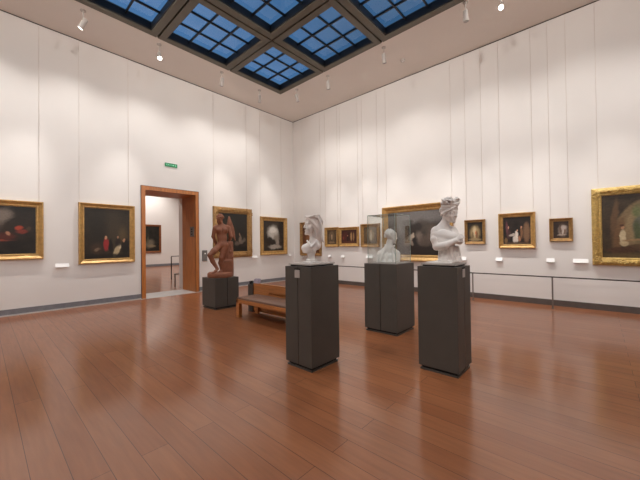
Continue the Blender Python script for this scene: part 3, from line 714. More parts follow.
# ------------------------------------------------------------------ sculpture: blended solid forms meshed as one surface
class Clay:
    smooth = True
    def __init__(s, lo, hi, vox):
        s.lo = np.array(lo, float); s.v = vox
        n = np.ceil((np.array(hi)-s.lo)/vox).astype(int)+1
        s.ax = [(s.lo[i]+vox*np.arange(n[i])).astype(np.float32) for i in range(3)]
        s.D = np.full(tuple(n), 2.0, np.float32); s.R = np.eye(3); s.t = np.zeros(3); s.sc = 1.0
    def at(s, t=(0, 0, 0), R=None, sc=1.0):
        s.t = np.array(t, float); s.R = np.eye(3) if R is None else np.array(R); s.sc = sc; return s
    def _go(s, c, rad, fn, k, op):
        c = s.R@np.array(c, float)*s.sc+s.t; rad = rad*s.sc+k*1.5+4*s.v
        sl = []
        for i in range(3):
            a = int(max(0, math.floor((c[i]-rad-s.lo[i])/s.v))); b = int(min(len(s.ax[i]), math.ceil((c[i]+rad-s.lo[i])/s.v)+1))
            if b-a < 1: return s
            sl.append(slice(a, b))
        X, Y, Z = np.meshgrid(s.ax[0][sl[0]], s.ax[1][sl[1]], s.ax[2][sl[2]], indexing='ij')
        Q = np.stack((X-s.t[0], Y-s.t[1], Z-s.t[2]), -1)@s.R.astype(np.float32)/s.sc
        d = fn(Q)*s.sc; sl = tuple(sl); A = s.D[sl]
        if op == 'add': h = np.clip(.5+.5*(A-d)/k, 0, 1); s.D[sl] = A*(1-h)+d*h-k*h*(1-h)
        else:
            d = -d; h = np.clip(.5-.5*(A-d)/k, 0, 1); s.D[sl] = A*(1-h)+d*h+k*h*(1-h)
        return s
    def ell(s, c, r, rot=(0, 0, 0), k=.015, op='add'):
        Rm = np.array(Euler([RAD(a) for a in rot]).to_matrix()).astype(np.float32); r = np.array(r, np.float32); c_ = np.array(c, np.float32)
        def fn(Q):
            q = (Q-c_)@Rm; k0 = np.linalg.norm(q/r, axis=-1); k1 = np.linalg.norm(q/(r*r), axis=-1)
            return np.where(k1 > 1e-6, k0*(k0-1)/np.maximum(k1, 1e-6), -float(r.min()))
        return s._go(c, float(r.max())*1.1, fn, k, op)
    def cap(s, a, b, ra, rb=None, k=.012, op='add'):
        rb = ra if rb is None else rb; a_ = np.array(a, np.float32); ba = np.array(b, np.float32)-a_; L2 = float(ba@ba)+1e-9
        def fn(Q):
            q = Q-a_; t = np.clip(q@ba/L2, 0, 1)
            return np.linalg.norm(q-t[..., None]*ba, axis=-1)-(ra+(rb-ra)*t)
        return s._go((np.array(a)+np.array(b))/2, math.sqrt(L2)/2+max(ra, rb), fn, k, op)
    def path(s, pts, rad, k=.01, op='add'):
        if s.smooth and 2 < len(pts) < 12:      # smooth curve through the points
            P_ = [np.array(q, float) for q in pts]; n = len(P_); np_, nr = [], []
            for i in range(n-1):
                p0 = P_[i-1] if i else 2*P_[0]-P_[1]; p3 = P_[i+2] if i+2 < n else 2*P_[-1]-P_[-2]; p1, p2 = P_[i], P_[i+1]
                for q in range(4):
                    u = q/4; np_.append(.5*(2*p1+(p2-p0)*u+(2*p0-5*p1+4*p2-p3)*u*u+(3*p1-p0-3*p2+p3)*u**3)); nr.append(rad[i]+(rad[i+1]-rad[i])*u)
            pts = np_+[P_[-1]]; rad = nr+[rad[-1]]
            k = min(k, .012)
        for i in range(len(pts)-1): s.cap(pts[i], pts[i+1], rad[i], rad[i+1], k, op)
        return s
    def box(s, c, h, rot=(0, 0, 0), rd=.01, k=.01, op='add'):
        Rm = np.array(Euler([RAD(a) for a in rot]).to_matrix()).astype(np.float32); c_ = np.array(c, np.float32); h_ = np.array(h, np.float32)-rd
        def fn(Q):
            q = np.abs((Q-c_)@Rm)-h_
            return np.linalg.norm(np.maximum(q, 0), axis=-1)+np.minimum(q.max(-1), 0)-rd
        return s._go(c, float(np.linalg.norm(h)), fn, k, op)
    def mesh(s, name, m, parent):
        D = s.D; D[0] = D[-1] = 1; D[:, 0] = D[:, -1] = 1; D[:, :, 0] = D[:, :, -1] = 1
        I = D < 0; n = np.array(D.shape)-1
        cnt = sum(I[i:n[0]+i, j:n[1]+j, k:n[2]+k].astype(np.int8) for i in (0, 1) for j in (0, 1) for k in (0, 1))
        mix = (cnt > 0) & (cnt < 8); c = np.argwhere(mix)
        acc = np.zeros((len(c), 3)); num = np.zeros(len(c))
        cor = [(i, j, k) for i in (0, 1) for j in (0, 1) for k in (0, 1)]
        for p in cor:
            for a in range(3):
                if p[a]: continue
                q = list(p); q[a] = 1
                d0 = D[c[:, 0]+p[0], c[:, 1]+p[1], c[:, 2]+p[2]]; d1 = D[c[:, 0]+q[0], c[:, 1]+q[1], c[:, 2]+q[2]]
                x = (d0 < 0) != (d1 < 0); t = np.where(x, d0/np.where(x, d0-d1, 1), 0)
                pt = np.tile(np.array(p, float), (len(c), 1)); pt[:, a] = t
                acc[x] += pt[x]; num[x] += 1
        V = (c+acc/num[:, None])*s.v+s.lo
        idx = np.full(tuple(n), -1, np.int64); idx[mix] = np.arange(len(c))
        Fs = []
        for a in range(3):
            b, d = (a+1) % 3, (a+2) % 3
            A0 = [slice(None)]*3; A1 = [slice(None)]*3; A0[a] = slice(0, -1); A1[a] = slice(1, None)
            e = np.argwhere(I[tuple(A0)] != I[tuple(A1)])
            e = e[(e[:, b] > 0) & (e[:, d] > 0)]
            def at(db, dd):
                q = e.copy(); q[:, b] -= db; q[:, d] -= dd; return idx[q[:, 0], q[:, 1], q[:, 2]]
            f = np.stack((at(1, 1), at(0, 1), at(0, 0), at(1, 0)), 1)
            ins = I[e[:, 0], e[:, 1], e[:, 2]]; f[~ins] = f[~ins][:, ::-1]
            Fs.append(f)
        Fa = np.concatenate(Fs)
        me = bpy.data.meshes.new(name); me.from_pydata(V.tolist(), [], Fa.tolist()); me.update()
        for p in me.polygons: p.use_smooth = True
        me.materials.append(m)
        return link(bpy.data.objects.new(name, me), parent)

def rotm(yaw, pitch=0, roll=0):
    """faces local -y; yaw turns about z, pitch nods forward (down), roll tilts"""
    return np.array(Matrix.Rotation(RAD(yaw), 3, 'Z') @ Matrix.Rotation(RAD(pitch), 3, 'X') @ Matrix.Rotation(RAD(roll), 3, 'Y'))

def head(s, t, R, sc, blind=True):
    """a carved head facing local -y, chin to crown .24 at sc 1"""
    s.at(t, R, sc)
    s.ell((0, .012, .035), (.074, .094, .086), k=.01)
    s.ell((0, -.03, -.03), (.058, .062, .075), k=.02)
    s.ell((0, -.045, -.075), (.042, .045, .04), k=.02)
    s.ell((0, -.083, -.099), (.020, .018, .018), k=.014)
    s.ell((-.04, -.06, -.035), (.022, .02, .024), k=.018); s.ell((.04, -.06, -.035), (.022, .02, .024), k=.018)   # cheeks
    s.ell((0, -.066, .045), (.052, .022, .04), k=.02)                          # brow
    for e in (-1, 1):
        s.ell((e*.031, -.094, .004), (.021, .019, .013), k=.006, op='sub')     # eye socket
        s.ell((e*.031, -.0745, .002), (.0145, .0125, .0115), k=.003)           # eyeball
        s.path([(e*.047, -.072, .008), (e*.031, -.0865, .0125), (e*.016, -.082, .006)], [.003, .0038, .003], .003)   # lid
        s.path([(e*.045, -.073, -.005), (e*.031, -.084, -.009), (e*.017, -.081, -.003)], [.0025, .003, .0025], .003)
        s.path([(e*.05, -.07, .02), (e*.03, -.088, .027), (e*.01, -.09, .02)], [.004, .006, .004], .006)             # brow ridge
        s.ell((e*.073, .012, -.008), (.009, .018, .029), (12, 0, e*18), k=.006)        # ear
        s.ell((e*.08, .008, -.006), (.006, .009, .017), (12, 0, e*18), k=.004, op='sub')
        s.ell((e*.011, -.099, -.03), (.008, .009, .007), k=.004)               # nostril wing
    s.path([(0, -.086, .022), (0, -.099, -.006), (0, -.1065, -.025)], [.009, .0095, .0115], .006)
    s.ell((0, -.0925, -.054), (.021, .009, .0055), k=.003); s.ell((0, -.0905, -.066), (.018, .010, .0068), k=.003)
    s.path([(-.021, -.093, -.06), (0, -.1045, -.0595), (.021, -.093, -.06)], [.0015, .002, .0015], .003, 'sub')
    s.at()

def view_frame(x, y, z0, px, py):
    """a sculpture's own axes: x to the viewer's right, y away from the viewer, z up from z0"""
    d = Vector((x-CAM[0], y-CAM[1], 0)); th = math.atan2(d.y, d.x)
    z = d.length*math.cos(th-YAW); sc = z/FPX
    return th-PI/2, (lambda u, v, w=0.0: ((u-px)*sc, w, 1.5+(py-v)*sc-z0))

def hand(s, wrist, d, n_, sc=1.0, curl=.5, side=1, k=.005):
    """palm and five bent fingers; d: direction of the fingers, n_: back of the hand"""
    d = Vector(d).normalized(); n_ = Vector(n_); n_ = (n_-d*n_.dot(d)).normalized(); b = d.cross(n_)*side; w = Vector(wrist)
    for q in (-.022, -.007, .008, .022): s.cap(w+b*q*.6*sc, w+(d*.085+b*q)*sc, .013*sc, .011*sc, .01)
    for i, (q, ln) in enumerate(zip((-.026, -.0085, .009, .026), (.066, .076, .072, .056))):
        p = w+(d*.088+b*q)*sc; a = 0
        for seg, r0, r1 in ((.45, .0095, .009), (.32, .009, .0082), (.25, .0082, .007)):
            a += curl*.9; q2 = p+(d*math.cos(a)-n_*math.sin(a))*ln*seg*sc
            s.cap(p, q2, r0*sc, r1*sc, k); p = q2
    p = w+(d*.025-b*.03)*sc; q2 = p+(d*.035-b*.022-n_*.012)*sc; s.cap(p, q2, .0125*sc, .0105*sc, k)
    s.cap(q2, q2+(d*.032-b*.002-n_*.012)*sc, .0105*sc, .008*sc, k)

# ---- bust with flower crown and veil, on the nearest left plinth (facing the viewer's left)
BX, BY, BZ = -6.095, -6.84, 1.258
rz, A = view_frame(BX, BY, BZ, 311.5, 243.6)
t = thing('marble_bust', 'white marble bust of a veiled woman facing left with flower crown', 'sculpture', (BX, BY, BZ), rz)
HR = rotm(-72, -2)
c = Clay((-.2, -.2, .0), (.22, .22, .66), .0055)
hc = A(313.4, 225.7)
head(c, hc, HR, 1.06)
c.path([A(314.2, 231, .012), A(314.6, 238, .022), A(313.5, 245, .02)], [.052, .05, .062], .025)
c.path([A(311.0, 236, -.02), A(310.8, 243, -.045)], [.014, .012], .02)                 # neck tendon
c.ell(A(311.8, 248, .005), (.09, .064, .05), (0, -22, 0), .03)
c.ell(A(306.8, 248.2, -.01), (.04, .04, .036), (0, -10, 0), .03)
c.ell(A(317.8, 244.2, .03), (.05, .055, .05), (0, -30, 0), .03)
c.ell(A(308.6, 249.5, -.045), (.034, .032, .034), k=.025); c.ell(A(314.2, 249.2, -.05), (.034, .032, .034), k=.025)
c.ell(A(311.6, 252, .0), (.055, .05, .045), k=.03)
c.path([A(311.4, 252, 0), A(311.0, 258, 0)], [.055, .045], .012)
c.mesh('figure', M['marble'], t)
# draped collar with a pointed neckline; the light on it is painted as paler marble
c = Clay((-.2, -.2, .0), (.22, .22, .4), .0055)
c.box(A(311.3, 247.0, -.004), (.122, .076, .068), (0, -24, 0), .05, .02)
c.path([A(313.8, 234, .0), A(313.0, 239.5, -.05), A(311.6, 246.2, -.12)], [.066, .048, .010], .004, 'sub')
for e_, (u, v) in ((-1, (307.6, 240.8)), (1, (316.6, 240.2))):
    c.path([A(u, v, -.045), A((u+311.7)/2+.5*e_, (v+246)/2, -.083), A(311.6, 247.2, -.10)], [.012, .01, .008], .008)
c.box(A(311.5, 263, 0), (.3, .3, .125), rd=.001, op='sub')
c.mesh('collar_drape', M['marble_lit'], t)
# hair, crown of flowers, veil
c = Clay((-.2, -.2, .1), (.26, .26, .68), .0055)
c.at(hc, HR, 1.06)
c.ell((0, .03, .045), (.083, .092, .086), k=.01)
c.ell((0, -.085, -.02), (.06, .055, .085), k=.01, op='sub')
for e in (-1, 1):
    for i in range(5):
        a = i/4
        c.path([(e*.012, -.075+.02*a, .092-.02*a), (e*(.05+.01*a), -.055+.035*a, .07-.035*a), (e*.076, -.015+.03*a, .025-.045*a), (e*.07, .04+.02*a, -.02-.05*a)], [.011, .013, .013, .010], .006)
rnd = random.Random(11)
for i in range(40):
    a = -PI*.75+2*PI*.75*i/39; rr = .08+.006*math.sin(i*2.3)
    x, y = rr*math.sin(a), .0-rr*math.cos(a)
    z = .100-.012*math.cos(a)+rnd.uniform(-.02, .02)
    c.ell((x, y, z), (rnd.uniform(.013, .02), rnd.uniform(.013, .02), rnd.uniform(.011, .017)), (rnd.uniform(-40, 40), rnd.uniform(-40, 40), 0), .004)
    if i % 2: c.ell((x*1.12, y*1.12, z+.004), (.007, .007, .007), k=.003, op='sub')
c.at()
hairo = c.mesh('hair', M['marble'], t)
c = Clay((-.2, -.2, .1), (.26, .26, .68), .0055)
c.path([A(315.5, 221, .01), A(317.8, 224, .01), A(318.6, 230, .015), A(319.2, 237, .03)], [.045, .052, .05, .04], .02)
for i in range(12):    # veil falling from the crown down the back
    a = i/11; w = -.08+.16*a; q = .35*math.sin(i*2.1)
    c.path([A(313.8+1.5*abs(a-.5), 215.2+1.6*abs(a-.5), w*.6), A(318.8, 218.5, w*.95), A(321.2+.5*q, 226, w), A(321.2+.6*a+q, 234.5, w*.9+.01), A(323.4+1.8*a+q-.4, 243-1.8*(1-a), w*.7+.02)], [.008, .010, .011, .010, .005], .005)
for i in range(11):     # long wavy locks on the near side of the neck
    a = i/10; q = .5*math.sin(i*1.7)
    c.path([A(311.8+5*a, 218.5+1*a-3*a*a, -.082+.02*a), A(314.4+6*a+q, 226.5-2*a, -.078+.03*a*a), A(316.0+5.2*a, 232.5-1*a, -.064+.03*a*a), A(316.6+4.6*a+q, 238, -.05+.03*a), A(318.0+5*a, 241.8, -.035+.03*a)], [.005, .0085, .0085, .008, .004], .003)
c.mesh('veil', M['marble'], t)
so = obj('socle', lathe([(.05, .07), (.044, .06), (.046, .05), (.066, .044), (.072, .033), (.064, .025), (.074, .02), (.08, .012)], 40), M['marble'], t, True)
obj('base', box(-.088, .088, -.088, .088, 0, .014, .003), M['marble'], t, rot=(0, 0, -rz))

# ---- bust of a woman with crossed arms, nearest plinth on the right
BX, BY, BZ = -5.19, -8.16, 1.251
rz, C = view_frame(BX, BY, BZ, 442.5, 242)
t = thing('marble_bust', 'white marble half-length bust of a woman with curly updo and crossed arms', 'sculpture', (BX, BY, BZ), rz)
c = Clay((-.24, -.3, -.01), (.28, .24, .86), .0056); c.smooth = False
HR = rotm(47, 9, 0); hc = C(448.8, 213.3, -.01)
head(c, hc, HR, .96)
c.path([C(446.3, 217.5, .012), C(444.3, 223.5, .03), C(442.6, 229, .03)], [.046, .043, .06], .03)
c.path([C(441.5, 227, .03), C(436.2, 230.5, -.02)], [.05, .045], .035); c.path([C(444, 227, .03), C(450.5, 230.5, .06)], [.045, .045], .035)
c.ell(C(443.4, 235.5, .02), (.125, .095, .10), k=.04)
c.ell(C(443.8, 243, .03), (.115, .10, .11), k=.04)
c.ell(C(446.6, 253, .03), (.098, .092, .12), k=.04)
c.ell(C(447.5, 261, .03), (.115, .105, .06), k=.03)
c.ell(C(450.2, 236.8, -.055), (.055, .05, .055), k=.03); c.ell(C(452.8, 236.5, .03), (.05, .05, .05), k=.03)
c.ell(C(436.2, 231.4, -.035), (.054, .058, .056), k=.03); c.ell(C(451.5, 231, .075), (.05, .05, .05), k=.03)
# near arm: shoulder, elbow, wrist
c.path([C(435.4, 232, -.045), C(434.9, 239, -.075), C(436.6, 246.6, -.10)], [.047, .046, .041], .02)
c.path([C(436.6, 246.6, -.10), C(444.5, 245.4, -.145), C(453.4, 241.2, -.155)], [.044, .041, .028], .015)
hand(c, C(453.0, 241.4, -.155), (.8, .28, .62), (.25, -.85, .3), .9, .45, -1)
# far arm folded across the breast
c.path([C(452.3, 232.5, .06), C(457.3, 241.3, -.02)], [.045, .04], .02)
c.path([C(457.3, 241.3, -.02), C(453.2, 239.0, -.075), C(449.0, 237.6, -.10)], [.038, .034, .026], .012)
hand(c, C(449.0, 237.6, -.10), (-.85, .1, .35), (-.1, -.9, .3), .85, .35, -1)
c.box((0, 0, -.05), (.5, .5, .06), rd=.001, k=.004, op='sub')
c.mesh('figure', M['marble'], t)
# drapery
c = Clay((-.24, -.3, -.01), (.28, .24, .6), .0056)
c.ell(C(443.4, 237.5, .02), (.13, .10, .085), (0, 12, 0), .04)
c.ell(C(443.6, 243.5, .03), (.12, .105, .09), k=.04)
c.ell(C(435.6, 235.5, -.05), (.058, .062, .075), k=.03)
c.ell(C(449.6, 237.4, -.065), (.085, .068, .062), (0, 0, 0), .03); c.ell(C(442.5, 236.0, -.055), (.09, .062, .08), k=.03)
for i in range(8):     # diagonal folds, shoulder to breast
    a = i/7
    c.path([C(436.5-2.2*a, 229.6+11*a, -.062-.045*min(1, a*2)), C(440.0-.5*a, 232.8+10*a, -.088-.03*a), C(446.0, 236.0+6.5*a, -.092-.03*a), C(451.5, 237.6+3.6*a, -.108-.02*a), C(456.5, 237.0+3.2*a, -.085)], [.006, .010, .011, .010, .005], .008)
for i in range(4):     # folds round the back
    a = i/3
    c.path([C(433.0+1.2*a, 234+4*a, -.05), C(433.6+1.2*a, 239+4*a, .02), C(438, 241+4*a, .11)], [.008, .01, .008], .008)
for i, (u0, u1, w) in enumerate(((439.8, 438.6, -.02), (441.6, 440.6, -.052), (443.4, 442.9, -.074), (445.6, 445.6, -.088), (447.8, 447.8, -.094), (450.0, 450.6, -.092), (452.2, 453.6, -.084), (454.2, 456.2, -.055), (455.6, 458.0, -.02))):
    q = .4*math.sin(i*2.4)
    c.path([C(u0, 246.5, w-.012), C((u0+u1)/2+q, 253, w-.006), C(u1-q, 262.5, w-.026-.012*(i % 2))], [.013, .014, .017], .012)
c.path([C(449.2, 246, -.13), C(449.8, 254, -.128), C(451.0, 262, -.122)], [.014, .013, .018], .008)
c.path([C(452.2, 251, -.115), C(452.6, 259.5, -.115)], [.007, .010], .005, 'sub'); c.path([C(447.6, 250, -.115), C(447.4, 259.5, -.12)], [.006, .010], .005, 'sub')
c.box((0, 0, -.05), (.5, .5, .062), rd=.001, k=.004, op='sub')
c.mesh('drapery', M['marble'], t)
# hair: banded cap, ringlets piled on top
c = Clay((-.2, -.26, .4), (.24, .24, .88), .0055)
c.at(hc, HR, .96)
c.ell((0, .022, .05), (.081, .094, .080), k=.01)
c.ell((0, -.078, -.022), (.062, .065, .082), k=.008, op='sub')
for e in (-1, 1):
    for i in range(5):
        a = i/4
        c.path([(e*.01, -.088+.012*a, .075+.012*a), (e*.046, -.068+.02*a, .052+.006*a), (e*.074, -.02+.02*a, .018-.012*a), (e*.05, .085, .0-.04*a)], [.007, .010, .010, .008], .005)
    for i in range(4): c.ell((e*(.058+.008*(i % 2)), -.062+.016*i, .012-.016*i), (.010, .010, .010), k=.005)
c.ell((0, .115, .03), (.042, .036, .045), k=.02); c.ell((0, .015, .105), (.074, .084, .046), k=.01)
rnd = random.Random(5)
for i in range(95):
    a = rnd.uniform(0, 2*PI); q = math.sqrt(rnd.uniform(.02, 1))
    x = .10*q*math.sin(a); y = .012+.102*q*math.cos(a); z = .100+.035*(1-q*q)+rnd.uniform(-.012, .03)+.024*abs(x)/.075
    r0 = rnd.uniform(.014, .021)
    c.ell((x, y, z), (r0, r0, r0*.8), (rnd.uniform(-50, 50), rnd.uniform(-50, 50), 0), .004)
    if i % 3: c.ell((x*1.1, y*1.1, z+r0*.7), (.007, .007, .008), k=.003, op='sub')
for i in range(18):
    a = 2*PI*i/18; z = .108+rnd.uniform(-.006, .006); r0 = rnd.uniform(.013, .018)
    x, y = .086*math.sin(a), .014-.094*math.cos(a)
    c.ell((x, y, z), (r0, r0, r0), k=.004); c.ell((x*1.14, y*1.14-.002, z), (.006, .006, .006), k=.003, op='sub')
for ex, ey, ez in ((-.052, -.03, .150), (.05, -.035, .152), (0, .05, .15)):   # three piled clusters of ringlets
    for i in range(11):
        a, el = rnd.uniform(0, 2*PI), rnd.uniform(-.2, 1.4); r0 = rnd.uniform(.015, .021)
        x, y, z = ex+.034*math.cos(el)*math.sin(a), ey+.034*math.cos(el)*math.cos(a), ez+.032*math.sin(el)
        c.ell((x, y, z), (r0, r0, r0*.85), (rnd.uniform(-50, 50), 0, 0), .004)
        c.ell((x+.012*math.sin(a), y+.012*math.cos(a), z+r0*.6), (.006, .006, .007), k=.003, op='sub')
c.at()
c.mesh('hair', M['marble'], t)
c = Clay((-.2, -.26, .4), (.24, .24, .88), .0055)
c.at(hc, HR, .96)
for z, r0 in ((.085, .009), (.07, .008)):
    pts = [(.079*math.sin(q), .016-.094*math.cos(q), z+.004*math.cos(q)) for q in [2*PI*i/20 for i in range(21)]]
    c.path(pts, [r0]*21, .004)
c.at()
c.mesh('hair_band', M['marble2'], t)
obj('base', box(-.17, .17, -.15, .15, 0, .016, .004), M['marble'], t, rot=(0, 0, -rz))

# ---- short-haired bust turned away, inside the glass case
BX, BY, BZ = -4.15, -6.85, 1.162
rz, B = view_frame(BX, BY, BZ, 389.3, 242.6)
t = thing('white_bust', 'white bust with short hair turned away, standing in the glass case', 'sculpture', (BX, BY, BZ), rz)
c = Clay((-.23, -.16, -.01), (.23, .16, .62), .006)
HR = rotm(118, 4); hc = B(391.2, 236.6)
head(c, hc, HR, 1.02)
c.path([B(390.3, 240.5, .0), B(389, 246, .0), B(388.6, 250, .0)], [.056, .056, .075], .03)
c.ell(B(388.6, 256.5, 0), (.15, .085, .10), k=.04)
c.path([B(388.8, 247.6, 0), B(380.6, 253.6, -.01)], [.055, .055], .04); c.path([B(388.8, 247.6, 0), B(396.4, 253.2, .01)], [.055, .05], .04)
c.ell(B(380.6, 257.5, -.01), (.062, .065, .1), k=.04); c.ell(B(396.6, 257.5, .01), (.056, .062, .1), k=.04)
c.ell(B(388.6, 261.5, 0), (.18, .105, .06), k=.03)
c.box((0, 0, -.05), (.5, .5, .052), rd=.001, k=.004, op='sub')
c.mesh('figure', M['marble2'], t)
c = Clay((-.23, -.17, -.01), (.23, .17, .6), .006)
c.ell(B(388.6, 257, -.01), (.155, .088, .10), k=.04); c.ell(B(388.6, 262, -.005), (.185, .11, .065), k=.03)
for (u0, v0, u1, v1, w) in ((384.6, 249, 379.6, 262.5, -.085), (387.4, 249.5, 385.6, 263, -.092), (391.8, 249.5, 393.2, 263, -.090), (394.2, 249.5, 397.4, 262.5, -.078)):
    c.path([B(u0, v0, -.05), B((u0+u1)/2, (v0+v1)/2, w), B(u1, v1, w-.016)], [.008, .012, .013], .028)
c.path([B(389.9, 247.8, -.062), B(389.6, 255, -.103), B(389.5, 263.5, -.118)], [.004, .006, .006], .004, 'sub')
c.path([B(385.2, 244.8, -.02), B(388.5, 247.6, -.058), B(393.2, 246.4, -.045), B(394.2, 245.4, .0)], [.013, .014, .014, .012], .01)
c.path([B(378.2, 254, -.05), B(377.8, 262, -.05)], [.018, .02], .012)
c.box((0, 0, -.05), (.5, .5, .052), rd=.001, k=.004, op='sub')
c.mesh('drapery', M['marble2'], t)
c = Clay((-.2, -.2, .2), (.2, .2, .66), .006)
c.at(hc, HR, 1.02)
c.ell((0, .03, .045), (.082, .088, .085), k=.01); c.ell((0, -.1, -.02), (.07, .06, .095), k=.01, op='sub')
rnd = random.Random(9)
for i in range(46):
    a = rnd.uniform(-PI*.75, PI*.75); el = rnd.uniform(-.5, 1.3)
    x = .082*math.cos(el)*math.sin(a); y = .026+.09*math.cos(el)*math.cos(a); z = .042+.086*math.sin(el)
    c.path([(x, y, z), (x*1.03+rnd.uniform(-.01, .01), y*1.03, z-.024)], [.011, .007], .004)
c.at()
c.mesh('hair', M['marble2'], t)

# ---- terracotta winged youth leaning on a tree stump, low plinth by the doorway
BX, BY, BZ = -5.03, -2.73, .718
rz, D = view_frame(BX, BY, BZ, 219, 244.7)
t = thing('terracotta_statue', 'terracotta statue of a winged youth standing cross-legged against a stump', 'sculpture', (BX, BY, BZ), rz)
c = Clay((-.34, -.36, .08), (.36, .34, 1.56), .0085); c.smooth = False
HR = rotm(-30, 30, 8); hc = D(220.0, 219.6, -.03)
head(c, hc, HR, .9)
c.path([D(220.8, 221.8, .0), D(221.4, 226.4, .02)], [.046, .055], .03)
c.path([D(221.3, 225.5, .02), D(215.8, 227.6, -.01)], [.05, .05], .03); c.path([D(221.5, 225.5, .02), D(227.6, 227.2, .03)], [.05, .05], .03)
c.ell(D(221.7, 230.6, .0), (.145, .10, .13), k=.04)
c.ell(D(219.0, 230.2, -.065), (.065, .04, .05), k=.03); c.ell(D(224.4, 230.2, -.06), (.065, .04, .05), k=.03)
c.ell(D(222.0, 237.8, .0), (.112, .085, .13), k=.05)
c.ell(D(222.2, 244.4, .0), (.128, .10, .10), k=.05)
c.path([D(222, 229, -.10), D(222, 242, -.095)], [.008, .008], .02, 'sub')
c.path([D(215.2, 228, -.01), D(213.6, 236.5, .02), D(216.6, 244.3, .10)], [.052, .042, .033], .02)       # arms go behind
hand(c, D(216.6, 244.3, .10), (.7, .4, -.35), (-.3, .8, .3), .85, .5, 1, .008)
c.path([D(228.3, 227.6, .03), D(230.4, 236.5, .02), D(228.4, 243.6, .09)], [.052, .042, .033], .02)
hand(c, D(228.4, 243.6, .09), (-.7, .4, -.35), (.3, .8, .3), .85, .5, -1, .008)
# weight-bearing leg
c.path([D(224.4, 246, .0), D(221.2, 257.6, -.05), D(220.4, 263, -.015), D(221.2, 270, -.01)], [.082, .055, .052, .033], .03)
c.path([D(221.2, 270.6, .01), D(220.0, 271.4, -.10), D(219.4, 271.9, -.16)], [.034, .03, .02], .02)
# crossing leg, knee out to the left
c.path([D(219.4, 246.5, -.02), D(214.2, 251, -.10), D(210.4, 254.8, -.155)], [.082, .068, .054], .03)
c.path([D(210.4, 254.8, -.155), D(213.0, 261, -.12), D(217.2, 268.2, -.14)], [.052, .052, .034], .02)
c.path([D(217.2, 268.6, -.14), D(215.4, 270.6, -.18), D(213.0, 271.8, -.23)], [.033, .03, .018], .02)
for i in range(5): c.cap(D(212.9+.35*i, 271.8, -.235+.012*i), D(212.1+.35*i, 272, -.262+.012*i), .011, .009, .005)
for i in range(5): c.cap(D(218.6+.55*i, 271.9, -.165+.004*i), D(218.5+.55*i, 272.1, -.19+.006*i), .011, .009, .005)
c.mesh('figure', M['terra'], t)
c = Clay((-.2, -.25, 1.3), (.2, .2, 1.56), .007)
c.at(hc, HR, .92)
c.ell((0, .028, .05), (.084, .092, .082), k=.01); c.ell((0, -.095, -.03), (.06, .06, .085), k=.01, op='sub')
rnd = random.Random(3)
for i in range(60):
    a = rnd.uniform(-PI, PI); el = rnd.uniform(-.35, 1.4)
    if abs(a) > 2.3 and el < .35: continue
    x = .088*math.cos(el)*math.sin(a); y = .024+.098*math.cos(el)*math.cos(a); z = .046+.09*math.sin(el)
    c.ell((x, y, z), (.017, .017, .016), k=.005)
c.at(); c.mesh('hair', M['terra'], t)
def wing(root, tip, low, side):
    c = Clay((-.3, -.1, .55), (.42, .45, 1.6), .008)
    root, tip, low = Vector(root), Vector(tip), Vector(low)
    c.path([root, root.lerp(tip, .55)+Vector((side*.03, 0, .01)), tip], [.035, .036, .022], .02)
    for i in range(9):
        a = i/8; s0 = root.lerp(tip, .15+.85*a); e0 = root.lerp(low, .35+.65*a)+Vector((side*.02*math.sin(a*PI), 0, 0))
        c.path([s0, s0.lerp(e0, .5)+Vector((side*.022*a, .01, 0)), e0], [.022, .026, .012], .006)
    for i in range(8):
        a = i/7; s0 = root.lerp(tip, .2+.75*a)+Vector((0, -.018, 0)); c.cap(s0, s0+Vector((side*.02, -.004, -.10)), .02, .011, .005)
    c.mesh('wing', M['terra'], t)
wing(D(226.2, 229.5, .09), D(229.0, 216.6, .13), D(235.0, 240.5, .17), 1)
wing(D(221.2, 229.5, .12), D(218.9, 224.0, .20), D(218.0, 240.5, .24), -1)
c = Clay((-.36, -.30, .0), (.36, .32, .95), .009)
c.box(D(228.0, 259.5, .12), (.105, .12, .44), (0, 0, 8), .04, .02)
c.box(D(226.8, 268, .10), (.14, .15, .2), (0, 0, -6), .05, .04)
rnd = random.Random(8)
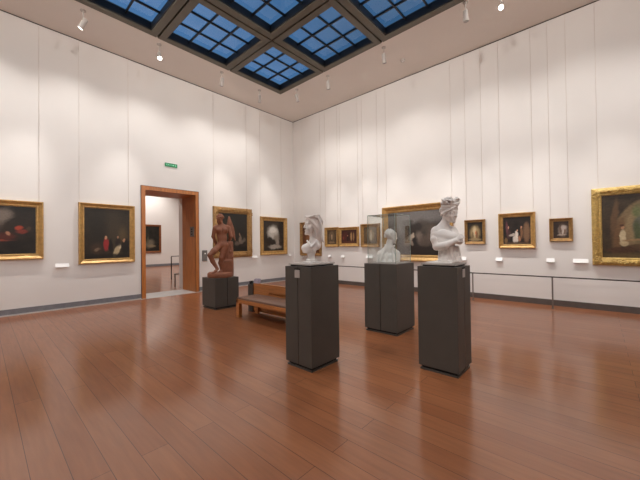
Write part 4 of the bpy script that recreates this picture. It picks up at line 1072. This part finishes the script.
for i in range(20):
    u, w = rnd.uniform(223.8, 232), rnd.uniform(-.03, .03)
    c.path([D(u, rnd.uniform(243, 252), .005+w*.2), D(u+rnd.uniform(-.6, .6), rnd.uniform(258, 270), .0)], [.012, .018], .012)
for u, v in ((230.0, 252), (226.2, 262)): c.ell(D(u, v, .0), (.035, .03, .04), k=.015)
c.mesh('tree_stump', M['terra'], t)
obj('base', lathe([(.285, 0), (.292, .012), (.292, .09), (.28, .112), (.262, .122)], 48), M['terra'], t, True, (.02, .0, 0))


# ------------------------------------------------------------------ sky, camera
w = bpy.data.worlds.new('dusk_sky'); S.world = w; w.use_nodes = True
nt = w.node_tree; N = nt.nodes.new; L = nt.links.new
bg = nt.nodes['Background']
tc = N('ShaderNodeTexCoord'); nz = N('ShaderNodeTexNoise'); nz.inputs['Scale'].default_value = 1.6; nz.inputs['Detail'].default_value = 3
L(tc.outputs['Generated'], nz.inputs['Vector'])
r = N('ShaderNodeValToRGB'); r.color_ramp.elements[0].position = .3; r.color_ramp.elements[1].position = .72
r.color_ramp.elements[0].color = srgb(58, 96, 134); r.color_ramp.elements[1].color = srgb(84, 128, 176)
L(nz.outputs['Fac'], r.inputs['Fac']); L(r.outputs['Color'], bg.inputs['Color'])
bg.inputs['Strength'].default_value = 1.0

cd = bpy.data.cameras.new('camera'); cd.sensor_fit = 'HORIZONTAL'; cd.sensor_width = 36; cd.lens = FPX/640*36; cd.clip_start = .05
co = link(bpy.data.objects.new('camera', cd))
F = Vector((math.cos(YAW)*math.cos(PITCH), math.sin(YAW)*math.cos(PITCH), math.sin(PITCH)))
R = Vector((math.sin(YAW), -math.cos(YAW), 0)); U = R.cross(F)
R2 = R*math.cos(ROLL)+U*math.sin(ROLL); U2 = -R*math.sin(ROLL)+U*math.cos(ROLL)
mt = Matrix((R2, U2, -F)).transposed().to_4x4(); mt.translation = CAM
co.matrix_world = mt
S.camera = co
S.view_settings.view_transform = 'Standard'; S.view_settings.look = 'None'; S.view_settings.exposure = EXPO; S.view_settings.gamma = 1
S.cycles.use_denoising = True
S.cycles.max_bounces = 10; S.cycles.diffuse_bounces = 6; S.cycles.transparent_max_bounces = 16
S.cycles.sample_clamp_indirect = 6
